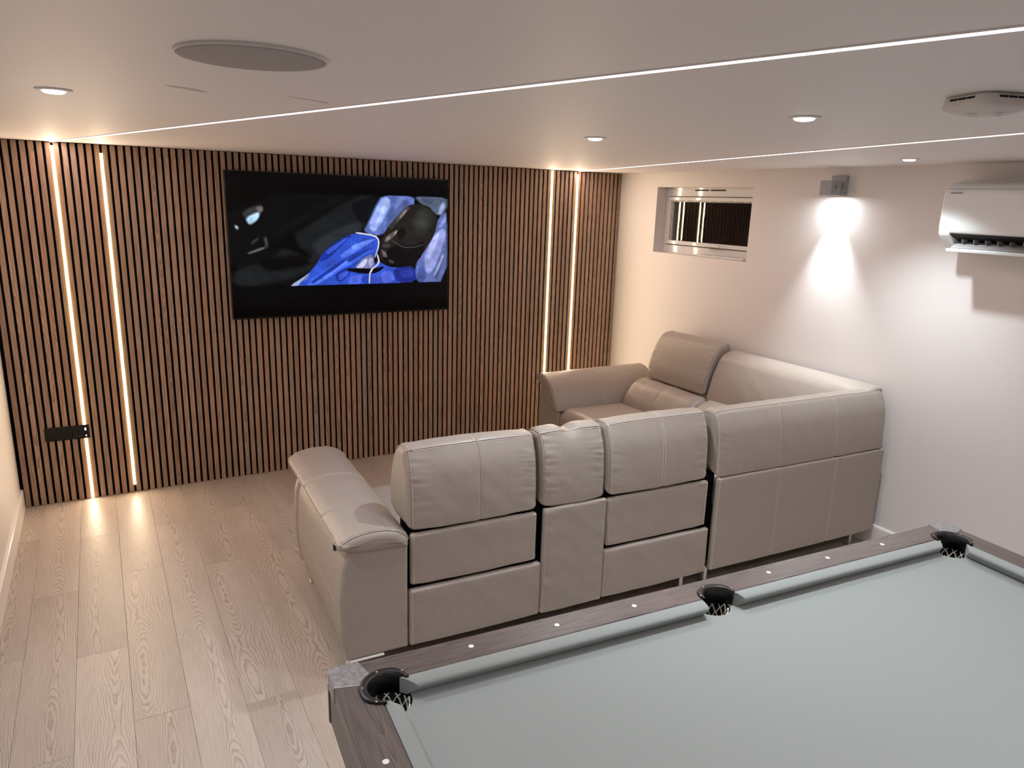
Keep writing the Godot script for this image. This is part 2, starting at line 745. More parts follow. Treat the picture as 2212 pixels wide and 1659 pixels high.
# ================================================================ the shell ====
func build_floor() -> void:
	var slab_mesh := box_mesh(Vector3(WALL_X - LEFT_X + 0.3, 0.12, BACK_Z + 0.3), 0.0, Vector3((WALL_X + LEFT_X) * 0.5, -0.072, BACK_Z * 0.5))
	var floor_o := structure("floor", slab_mesh, M.joint)
	var cache := {}
	var x := 0.56 - 0.19 * 2
	var col := 0
	while x < WALL_X:
		var xa := maxf(x, LEFT_X) + 0.0003
		var xb := minf(x + 0.19, WALL_X) - 0.0003
		var start := (0.613 if col % 2 == 0 else 1.226) - 1.222 * 2
		if col % 3 == 0:
			start -= 0.09
		var z := start
		while z < BACK_Z:
			var za := maxf(z, -0.03) + 0.0004
			var zb := minf(z + 1.222, BACK_Z) - 0.0004
			if zb - za > 0.01 and xb - xa > 0.005:
				var k := rng.randi() % 4
				var flip := rng.randi() % 4
				var key := "%d %d %.3f %.3f" % [k, flip, xb - xa, zb - za]
				if not cache.has(key):
					cache[key] = box_mesh(Vector3(xb - xa, 0.012, zb - za), 0.0009, Vector3.ZERO, 0, Vector2((k + 0.5) / 4.0, 0.5), Vector2((0.985 if flip < 2 else -0.985) / 0.76, (0.99 if flip % 2 == 0 else -0.99) / 1.22))
				part("plank", cache[key], M.planks[rng.randi() % 4], floor_o, Vector3((xa + xb) * 0.5, -0.006, (za + zb) * 0.5))
			z += 1.222
		x += 0.19
		col += 1


func build_walls() -> void:
	var cx := (WALL_X + LEFT_X) * 0.5
	var st := new_st()
	cbox(st, Vector3(cx, ROOM_H + 0.06, BACK_Z * 0.5), Vector3(WALL_X - LEFT_X + 0.5, 0.12, BACK_Z + 0.5))
	var ceil_o := structure("ceiling", done(st), M.ceiling)
	# scraped filler marks beside the speaker
	var scar := mat(Color(0.72, 0.69, 0.675), 0.8)
	for s in [[1.02, 2.93, 0.055, 0.016, 0.5], [1.05, 2.900, 0.045, 0.010, 0.45], [1.31, 2.935, 0.06, 0.008, 0.4], [1.37, 2.90, 0.04, 0.010, 0.6]]:
		var outline := PackedVector2Array()
		for k in 9:
			var a := TAU * k / 9.0
			outline.append(Vector2(cos(a) * s[2] * rng.randf_range(0.5, 1.0), sin(a) * s[3] * rng.randf_range(0.5, 1.2)))
		var sm := new_st()
		slab(sm, outline, -0.0006, 0.001)
		var o := part("filler_mark", done(sm), scar, ceil_o, Vector3(s[0], ROOM_H, s[1]))
		o.rotation.y = s[4]
	st = new_st()
	cbox(st, Vector3(LEFT_X - 0.06, ROOM_H * 0.5, BACK_Z * 0.5), Vector3(0.12, ROOM_H + 0.1, BACK_Z + 0.5))
	structure("wall_left", done(st), M.wall)
	st = new_st()
	cbox(st, Vector3(cx, ROOM_H * 0.5, BACK_Z + 0.06), Vector3(WALL_X - LEFT_X + 0.5, ROOM_H + 0.1, 0.12))
	structure("wall_front", done(st), M.wall)
	# right wall round its window opening
	st = new_st()
	var z0 := 0.463
	var z1 := 1.432
	var y0 := 1.548
	var y1 := 2.042
	var t := 0.22
	var lo := -0.06
	var hi := ROOM_H + 0.05
	for b in [[lo, y0, -0.2, BACK_Z + 0.2], [y1, hi, -0.2, BACK_Z + 0.2], [y0, y1, -0.2, z0], [y0, y1, z1, BACK_Z + 0.2]]:
		cbox(st, Vector3(WALL_X + t * 0.5, (b[0] + b[1]) * 0.5, (b[2] + b[3]) * 0.5), Vector3(t, b[1] - b[0], b[3] - b[2]))
	structure("wall_right", done(st), M.wall)
	# skirting boards
	for side in 2:
		var sk := new_st()
		var face := LEFT_X if side == 0 else WALL_X
		var dir := 1.0 if side == 0 else -1.0
		var outline := PackedVector2Array([Vector2(0, 0), Vector2(0.016 * dir, 0), Vector2(0.016 * dir, 0.112), Vector2(0.012 * dir, 0.119), Vector2(0.006 * dir, 0.12), Vector2(0, 0.12)])
		sk.set_smooth_group(-1)
		for i in outline.size():
			var a := outline[i]
			var b := outline[(i + 1) % outline.size()]
			var nn := Vector3(b.y - a.y, -(b.x - a.x), 0) * dir
			quad(sk, Vector3(a.x, a.y, 0), Vector3(b.x, b.y, 0), Vector3(b.x, b.y, BACK_Z), Vector3(a.x, a.y, BACK_Z), nn)
		var o := structure("baseboard_left" if side == 0 else "baseboard_right", done(sk), M.trim)
		o.position = Vector3(face, 0.0002, 0.0)


func build_slats() -> void:
	var cx := (WALL_X + LEFT_X) * 0.5
	var st := new_st()
	cbox(st, Vector3(cx, ROOM_H * 0.5, -0.085), Vector3(WALL_X - LEFT_X + 0.5, ROOM_H + 0.1, 0.13))
	var wall := structure("wall_back", done(st), M.wall)
	part("felt_backing", box_mesh(Vector3(WALL_X - LEFT_X, ROOM_H, 0.009), 0.0, Vector3(cx, ROOM_H * 0.5, -0.0155)), M.felt, wall)
	var meshes := []
	for k in 10:
		meshes.append(box_mesh(Vector3(0.027, ROOM_H - 0.004, 0.0115), 0.0012, Vector3.ZERO, 1, Vector2(0.055 + 0.099 * k, 0.5), Vector2(1.0 / 0.28, (0.97 if k % 2 == 0 else -0.97) / 2.15)))
	var narrow := box_mesh(Vector3(0.016, ROOM_H - 0.004, 0.0115), 0.0012, Vector3.ZERO, 1, Vector2(0.3, 0.5), Vector2(1.0 / 0.28, 0.97 / 2.15))
	var i := -9
	while true:
		var x := LED_X + (i + 0.5) * PITCH
		if x + 0.0135 > WALL_X:
			if WALL_X - x > 0.003:
				part("slat", narrow, M.slats[1], wall, Vector3(WALL_X - 0.0085, ROOM_H * 0.5 - 0.001, -0.0058))
			break
		part("slat", meshes[rng.randi() % 10], M.slats[rng.randi() % 4], wall, Vector3(x, ROOM_H * 0.5 - 0.001, -0.0058))
		i += 1


func build_window() -> void:
	var z0 := 0.463
	var z1 := 1.432
	var y0 := 1.548
	var y1 := 2.042
	var x := WALL_X + 0.10
	var w := Node3D.new()
	w.name = "window_1"
	w.set_meta("kind", "structure")
	add_child(w)
	var frame := func(ya: float, yb: float, za: float, zb: float, bar: Array, xa: float, xb: float, ch: float) -> ArrayMesh:
		# bar: bottom, top, left, right widths
		var st := new_st()
		var xc := (xa + xb) * 0.5
		var xs := xb - xa
		cbox(st, Vector3(xc, ya + bar[0] * 0.5, (za + zb) * 0.5), Vector3(xs, bar[0], zb - za), ch)
		cbox(st, Vector3(xc, yb - bar[1] * 0.5, (za + zb) * 0.5), Vector3(xs, bar[1], zb - za), ch)
		cbox(st, Vector3(xc, (ya + bar[0] + yb - bar[1]) * 0.5, za + bar[2] * 0.5), Vector3(xs, yb - ya - bar[0] - bar[1], bar[2]), ch)
		cbox(st, Vector3(xc, (ya + bar[0] + yb - bar[1]) * 0.5, zb - bar[3] * 0.5), Vector3(xs, yb - ya - bar[0] - bar[1], bar[3]), ch)
		return done(st)
	part("window_frame", frame.call(y0 - 0.002, y1 + 0.002, z0 - 0.002, z1 + 0.002, [0.062, 0.068, 0.036, 0.036], x, x + 0.07, 0.003), M.upvc, w)
	var sash := part("sash", frame.call(1.614, 1.972, 0.503, 1.392, [0.028, 0.026, 0.024, 0.024], x - 0.012, x + 0.04, 0.004), M.upvc, w)
	part("glazing_bead", frame.call(1.640, 1.948, 0.525, 1.370, [0.004, 0.012, 0.018, 0.012], x - 0.004, x + 0.012, 0.002), M.upvc, sash)
	# printed protective film still stuck along the top and the side of the bead
	var print_tex := noise_tex(0.11, 2, 256, 12, FastNoiseLite.TYPE_CELLULAR, null)
	var ramp := Gradient.new()
	ramp.offsets = PackedFloat32Array([0.0, 0.34, 0.40, 1.0])
	ramp.colors = PackedColorArray([Color(0.12, 0.12, 0.13), Color(0.2, 0.2, 0.2), Color(0.72, 0.70, 0.69), Color(0.78, 0.76, 0.75)])
	print_tex.color_ramp = ramp
	var film := mat(Color(1, 1, 1), 0.3)
	film.albedo_texture = print_tex
	film.uv1_triplanar = true
	film.uv1_scale = Vector3.ONE * 4.0
	var fs := new_st()
	cbox(fs, Vector3(x - 0.0046, 1.941, 0.947), Vector3(0.0008, 0.011, 0.83))
	cbox(fs, Vector3(x - 0.0046, 1.79, 0.534), Vector3(0.0008, 0.29, 0.015))
	part("protective_film", done(fs), film, sash)
	part("pane", box_mesh(Vector3(0.0005, 0.302, 0.84), 0.0, Vector3(x + 0.006, 1.794, 0.947)), M.glass, w)
	part("pane", box_mesh(Vector3(0.0005, 0.302, 0.84), 0.0, Vector3(x + 0.030, 1.794, 0.947)), M.glass, w)
	# two trickle vent slots and the handle
	for s in [[0.772, 0.918], [0.935, 1.088]]:
		var v := new_st()
		cbox(v, Vector3(x - 0.0006, 2.0215, (s[0] + s[1]) * 0.5), Vector3(0.0016, 0.009, s[1] - s[0]), 0.0005)
		part("vent_slot", done(v), M.dark_slot, w)
	var h := new_st()
	cbox(h, Vector3(x - 0.022, 1.628, 0.985), Vector3(0.024, 0.026, 0.05), 0.005)
	cbox(h, Vector3(x - 0.040, 1.629, 1.035), Vector3(0.013, 0.021, 0.155), 0.005)
	part("window_handle", done(h), M.upvc, w)


# ================================================================== the sofa ====
func build_sofa() -> void:
	var sofa := thing("corner_sofa", "large taupe leather corner sofa with stitched headrests between the slatted wall and the pool table", "sofa", Vector3(1.504, 0, 2.51))
	sofa.rotation.y = -0.0468
	var inv := sofa.transform.affine_inverse()
	# (s, depth towards the television, height) along the back; (depth, s, height) along the arm; (z, depth from the right wall, height) along the wing
	var run := func(s: float, a: float, b: float) -> Vector3: return Vector3(s, b, -a)
	var arm := func(t: float, a: float, b: float) -> Vector3: return Vector3(a, b, -t)
	var wing := func(t: float, a: float, b: float) -> Vector3: return inv * Vector3(4.60 - a, b, t)
	var far := func(t: float, a: float, b: float) -> Vector3: return inv * Vector3(t, b, a)
	var leather: Material = M.leather
	var thread_of := func(st: SurfaceTool, owner: Node) -> void:
		var o := part("stitching", done(st), M.thread, owner)
		o.set_meta("kind", "stuff")

	# dark carcass seen through the gaps
	var st := new_st()
	cbox(st, Vector3(1.078, 0.37, -0.125), Vector3(1.565, 0.50, 0.18))
	cbox(st, Vector3(1.065, 0.70, -0.135), Vector3(1.53, 0.22, 0.12))
	cbox(st, Vector3(1.15, 0.20, -0.55), Vector3(1.75, 0.17, 0.72))
	cbox(st, Vector3(2.48, 0.20, -0.42), Vector3(1.15, 0.17, 0.70))
	part("carcass", done(st), M.frame_cloth, sofa)
	st = new_st()
	cbox(st, Vector3(0, 0, 0), Vector3(0.92, 0.16, 1.45))
	var cw := part("carcass", done(st), M.frame_cloth, sofa)
	cw.transform = inv * Transform3D(Basis.IDENTITY, Vector3(4.12, 0.20, 1.32))

	# ---- arm nearest the camera
	var side := Cushion.new()
	side.setup(rounded([Vector3(0.258, 0.106, 0.006), Vector3(0.258, 0.60, 0.005), Vector3(0.03, 0.60, 0.01), Vector3(-0.006, 0.52, 0.08), Vector3(-0.020, 0.36, 0.1), Vector3(-0.014, 0.2, 0.06), Vector3(0.008, 0.106, 0.006)]), 0.0, 0.86, 0.012, arm, 3)
	side.lump = 0.0012
	st = new_st()
	side.build(st)
	var ap := part("arm_panel", done(st), leather, sofa)
	var front := Cushion.new()
	front.setup(rounded([Vector3(0.258, 0.106, 0.006), Vector3(0.258, 0.59, 0.005), Vector3(0.03, 0.59, 0.01), Vector3(-0.010, 0.52, 0.08), Vector3(-0.022, 0.36, 0.1), Vector3(-0.016, 0.2, 0.06), Vector3(0.006, 0.106, 0.006)]), 0.864, 0.985, 0.05, arm, 4)
	st = new_st()
	front.build(st)
	part("arm_front", done(st), leather, sofa)
	st = new_st()
	stitch(st, side.along(Vector2(-0.0185, 0.34), 0.06, 0.85, 0.0006))
	thread_of.call(st, ap)
	var pad := Cushion.new()
	pad.setup(rounded([Vector3(0.262, 0.552, 0.012), Vector3(0.268, 0.600, 0.03), Vector3(0.21, 0.642, 0.08), Vector3(0.12, 0.655, 0.1), Vector3(0.03, 0.640, 0.08), Vector3(-0.018, 0.610, 0.02), Vector3(-0.016, 0.588, 0.010), Vector3(0.012, 0.574, 0.01), Vector3(0.06, 0.560, 0.02)], 0.012), -0.012, 1.085, 0.034, arm, 5)
	pad.seams = [0.300, 0.655]
	pad.fold = 0.007
	pad.fold_reach = 0.035
	pad.lump = 0.002
	st = new_st()
	pad.build(st)
	var pm := part("arm_pad", done(st), leather, sofa)
	st = new_st()
	var lip := Vector2(-0.012, 0.616)
	var inner := Vector2(0.268, 0.60)
	stitch(st, pad.across(0.293, inner, lip))
	stitch(st, pad.across(0.307, inner, lip))
	stitch(st, pad.across(0.648, inner, lip))
	stitch(st, pad.across(0.662, inner, lip))
	stitch(st, pad.across(0.010, inner, lip, 0.0012), 0.009, 0.004, 0.0014)
	thread_of.call(st, pm)
	st = new_st()
	tube(st, pad.along(Vector2(-0.018, 0.600), 0.0, 1.06, 0.0018), 0.0032, 6)
	tube(st, pad.across(0.002, inner, Vector2(-0.017, 0.595), 0.0012), 0.0026, 6)
	part("piping", done(st), leather, pm)
	# recliner switch on the outer side
	st = new_st()
	cbox(st, Vector3(-0.004, 0.545, -0.135), Vector3(0.008, 0.030, 0.018), 0.003)
	var sw := part("recliner_switch", done(st), M.black_plastic, sofa)
	part("switch_key", box_mesh(Vector3(0.004, 0.013, 0.010), 0.0012, Vector3(-0.0095, 0.545, -0.135)), M.steel, sw)

	# ---- the upright back panels of the run, each a little upholstered board
	var boards := [
		["back_panel", 0.262, 0.874, 0.106, 0.358, 0.0, []], ["recliner_panel", 0.270, 0.846, 0.378, 0.600, -0.003, []],
		["back_panel", 0.873, 1.202, 0.106, 0.611, 0.004, []], ["back_panel", 1.201, 1.832, 0.106, 0.348, 0.0, []],
		["recliner_panel", 1.212, 1.806, 0.366, 0.600, -0.006, []], ["back_panel", 1.856, 3.088, 0.106, 0.606, 0.0, [2.285, 2.70]],
	]
	var k := 0
	for b in boards:
		k += 1
		var c := Cushion.new()
		var d: float = b[5]
		c.setup(rounded([Vector3(-d, b[3], 0.008), Vector3(-d + 0.030, b[3], 0.008), Vector3(-d + 0.030, b[4], 0.012), Vector3(-d, b[4], 0.016)]), b[1], b[2], 0.014, run, 20 + k)
		c.seams = b[6]
		c.puff = 0.003
		c.lump = 0.0018 if k != 6 else 0.001
		c.fold = 0.004 if k in [2, 3, 5] else 0.002
		c.fold_reach = 0.05
		st = new_st()
		c.build(st)
		var o := part(b[0], done(st), leather, sofa)
		st = new_st()
		var top := Vector2(-d + 0.014, b[4])
		var low := Vector2(-d + 0.002, b[3] + 0.004)
		for q in b[6]:
			stitch(st, c.across(q - 0.006, top, low))
			stitch(st, c.across(q + 0.006, top, low))
		stitch(st, c.across(float(b[1]) + 0.014, top, low, 0.001))
		if k in [2, 5]:
			stitch(st, c.across(float(b[2]) - 0.014, top, low, 0.001))
			stitch(st, c.along(Vector2(-d + 0.012, b[4]), float(b[1]) + 0.02, float(b[2]) - 0.02, 0.001))
		thread_of.call(st, o)

	# ---- headrests of the run and the corner's upper back
	var heads := [
		["headrest", 0.262, 0.846, [0.572], 0.004, []],
		["headrest", 0.862, 1.192, [], 0.005, [Vector3(1.022, 0.024, 0.032)]],
		["headrest", 1.206, 1.790, [1.512], 0.003, []],
		["corner_back", 1.838, 3.086, [2.268, 2.672], 0.0015, []],
	]
	k = 0
	for hh in heads:
		k += 1
		var c := Cushion.new()
		var corner := k == 4
		var outline := [Vector3(0.004, 0.620, 0.008), Vector3(0.20, 0.612, 0.01), Vector3(0.266, 0.640, 0.03), Vector3(0.262, 0.76, 0.06), Vector3(0.215, 0.885, 0.06), Vector3(0.150, 0.948, 0.05), Vector3(0.062, 0.944, 0.03), Vector3(0.022, 0.86, 0.1), Vector3(0.006, 0.74, 0.08)]
		if corner:
			outline = [Vector3(0.002, 0.611, 0.006), Vector3(0.20, 0.611, 0.01), Vector3(0.25, 0.64, 0.03), Vector3(0.22, 0.85, 0.06), Vector3(0.15, 0.938, 0.05), Vector3(0.055, 0.934, 0.035), Vector3(0.018, 0.86, 0.08), Vector3(0.003, 0.74, 0.08)]
		c.setup(rounded(outline, 0.012), hh[1], hh[2], 0.032 if not corner else 0.052, run, 40 + k)
		c.seams = hh[3]
		c.puff = 0.007 if not corner else 0.003
		c.fold = hh[4]
		c.lump = 0.0022 if not corner else 0.0012
		c.fold_reach = 0.04
		c.dips = hh[5]
		st = new_st()
		c.build(st)
		var o := part(hh[0], done(st), leather, sofa)
		var top := Vector2(0.215, 0.885)
		var low := Vector2(0.004, 0.63)
		var ridge := Vector2(0.052, 0.935)
		st = new_st()
		for q in hh[3]:
			stitch(st, c.across(q - 0.006, top, low))
			stitch(st, c.across(q + 0.006, top, low))
		stitch(st, c.across(float(hh[1]) + 0.020, top, low, 0.0014), 0.008, 0.004, 0.0014)
		if not corner:
			stitch(st, c.across(float(hh[2]) - 0.020, top, low, 0.0014), 0.008, 0.004, 0.0014)
		stitch(st, c.along(ridge, float(hh[1]) + 0.03, float(hh[2]) - 0.03, 0.0012))
		thread_of.call(st, o)
		st = new_st()
		tube(st, c.along(ridge + Vector2(0.010, 0.004), float(hh[1]) + 0.012, float(hh[2]) - 0.012, 0.0008), 0.0022, 6)
		tube(st, c.across(float(hh[1]) + 0.011, top, low, 0.0010), 0.0022, 6)
		tube(st, c.across(float(hh[2]) - 0.011, top, low, 0.0010), 0.0022, 6)
		part("piping", done(st), leather, o)

	# ---- seats of the run, facing the television
	for q in [[0.275, 0.865], [0.872, 1.46], [1.466, 2.08]]:
		var c := Cushion.new()
		c.setup(rounded([Vector3(0.26, 0.20, 0.01), Vector3(0.955, 0.14, 0.03), Vector3(0.965, 0.40, 0.05), Vector3(0.90, 0.455, 0.05), Vector3(0.26, 0.435, 0.02)]), q[0], q[1], 0.03, run, 60)
		c.puff = 0.006
		st = new_st()
		c.build(st)
		part("seat_cushion", done(st), leather, sofa)
	# ---- the wing along the right wall
	for q in [[0.787, 1.500], [1.504, 2.27]]:
		var c := Cushion.new()
		c.setup(rounded([Vector3(0.22, 0.20, 0.01), Vector3(0.985, 0.14, 0.03), Vector3(1.002, 0.39, 0.05), Vector3(0.95, 0.452, 0.06), Vector3(0.30, 0.440, 0.02)]), q[0], q[1], 0.028, wing, 70)
		c.puff = 0.009
		st = new_st()
		c.build(st)
		var o := part("seat_cushion", done(st), leather, sofa)
		st = new_st()
		tube(st, c.across(float(q[0]) + 0.014, Vector2(1.0, 0.2), Vector2(0.34, 0.44), 0.0012), 0.0025, 6)
		part("piping", done(st), leather, o)
	for q in [[0.80, 1.492, 1.15], [1.498, 2.24, 1.86]]:
		var c := Cushion.new()
		c.setup(rounded([Vector3(0.20, 0.42, 0.01), Vector3(0.46, 0.42, 0.03), Vector3(0.450, 0.50, 0.05), Vector3(0.375, 0.605, 0.06), Vector3(0.290, 0.636, 0.03), Vector3(0.20, 0.62, 0.02)], 0.014), q[0], q[1], 0.05, wing, 80)
		c.seams = [q[2]]
		c.puff = 0.006
		c.lump = 0.004
		st = new_st()
		c.build(st)
		var o := part("lumbar_cushion", done(st), leather, sofa)
		st = new_st()
		for e in [-0.006, 0.006]:
			stitch(st, c.across(float(q[2]) + e, Vector2(0.455, 0.45), Vector2(0.24, 0.625)))
		thread_of.call(st, o)
	var wb := Cushion.new()
	wb.setup(rounded([Vector3(0.004, 0.106, 0.01), Vector3(0.25, 0.30, 0.01), Vector3(0.268, 0.62, 0.05), Vector3(0.235, 0.78, 0.1), Vector3(0.165, 0.92, 0.08), Vector3(0.085, 0.956, 0.04), Vector3(0.010, 0.950, 0.03)], 0.014), 1.478, 2.59, 0.02, wing, 90)
	wb.puff = 0.003
	wb.lump = 0.002
	st = new_st()
	wb.build(st)
	part("wing_back", done(st), leather, sofa)
	var rb := Cushion.new()
	rb.setup(rounded([Vector3(0.004, 0.106, 0.01), Vector3(0.22, 0.30, 0.01), Vector3(0.24, 0.66, 0.03), Vector3(0.10, 0.86, 0.05), Vector3(0.010, 0.88, 0.03)], 0.02), 0.80, 1.474, 0.02, wing, 91)
	st = new_st()
	rb.build(st)
	part("wing_back", done(st), leather, sofa)
	var hr := Cushion.new()
	hr.setup(rounded([Vector3(0.14, 0.645, 0.02), Vector3(0.262, 0.648, 0.012), Vector3(0.264, 0.74, 0.05), Vector3(0.215, 0.880, 0.09), Vector3(0.145, 0.978, 0.05), Vector3(0.060, 0.990, 0.04), Vector3(0.028, 0.945, 0.015), Vector3(0.10, 0.90, 0.04)], 0.012), 0.852, 1.458, 0.022, wing, 92)
	hr.puff = 0.006
	hr.fold = 0.006
	hr.fold_reach = 0.04
	st = new_st()
	hr.build(st)
	var ho := part("headrest", done(st), leather, sofa)
	st = new_st()
	stitch(st, hr.across(1.440, Vector2(0.262, 0.66), Vector2(0.05, 0.985), 0.0014), 0.008, 0.004, 0.0014)
	thread_of.call(st, ho)
	st = new_st()
	tube(st, hr.across(1.448, Vector2(0.262, 0.66), Vector2(0.04, 0.975), 0.0012), 0.0026, 6)
	part("piping", done(st), leather, ho)
	# ---- the arm by the slatted wall: outline in (z, height), swept along x
	var fp := Cushion.new()
	fp.setup(rounded([Vector3(0.490, 0.106, 0.01), Vector3(0.775, 0.106, 0.006), Vector3(0.775, 0.42, 0.02), Vector3(0.66, 0.56, 0.02), Vector3(0.505, 0.60, 0.02), Vector3(0.476, 0.40, 0.1)], 0.02), 3.61, 4.585, 0.02, far, 95)
	st = new_st()
	fp.build(st)
	part("arm_panel", done(st), leather, sofa)
	var fa := Cushion.new()
	fa.setup(rounded([Vector3(0.655, 0.44, 0.02), Vector3(0.787, 0.425, 0.012), Vector3(0.755, 0.505, 0.06), Vector3(0.690, 0.592, 0.06), Vector3(0.600, 0.648, 0.05), Vector3(0.520, 0.668, 0.03), Vector3(0.462, 0.640, 0.018), Vector3(0.470, 0.606, 0.012), Vector3(0.54, 0.585, 0.03)], 0.012), 3.585, 4.56, 0.02, far, 96)
	fa.seams = [4.02, 4.36]
	fa.puff = 0.003
	fa.fold = 0.003
	fa.fold_reach = 0.03
	st = new_st()
	fa.build(st)
	var fo := part("arm_pad", done(st), leather, sofa)
	st = new_st()
	var fa0 := Vector2(0.78, 0.44)
	var fa1 := Vector2(0.53, 0.665)
	for e in [4.013, 4.027, 4.353, 4.367]:
		stitch(st, fa.across(e, fa0, fa1))
	stitch(st, fa.across(3.602, fa0, fa1, 0.001))
	thread_of.call(st, fo)
	st = new_st()
	tube(st, fa.across(3.592, fa0, Vector2(0.47, 0.65), 0.001), 0.0025, 6)
	part("piping", done(st), leather, fo)
	# ---- feet
	for p in [Vector3(0.044, 0, -0.855), Vector3(1.722, 0, -0.05), Vector3(1.880, 0, -0.05), Vector3(2.985, 0, -0.06), Vector3(0.22, 0, -0.86)]:
		st = new_st()
		cbox(st, Vector3(0, 0.053, 0), Vector3(0.022, 0.106, 0.006), 0.001)
		cbox(st, Vector3(0, 0.004, -0.02), Vector3(0.022, 0.007, 0.045), 0.001)
		part("foot", done(st), M.steel, sofa, p)
	for zx in [Vector2(3.66, 0.55), Vector2(4.5, 0.55), Vector2(3.66, 1.5)]:
		var fm := box_mesh(Vector3(0.022, 0.106, 0.006), 0.001)
		var f := part("foot", fm, M.steel, sofa)
		f.position = inv * Vector3(zx.x, 0.053, zx.y)
	# bent white foot bracket under the near arm
	st = new_st()
	cbox(st, Vector3(0.015, 0.050, -0.014), Vector3(0.028, 0.100, 0.005), 0.001)
	cbox(st, Vector3(0.085, 0.100, -0.014), Vector3(0.14, 0.010, 0.030), 0.002)
	part("foot", done(st), M.trim, sofa)


# ============================================================ the pool table ====
const TABLE_L := 2.25
const TABLE_W := 1.24
const TABLE_H := 0.80

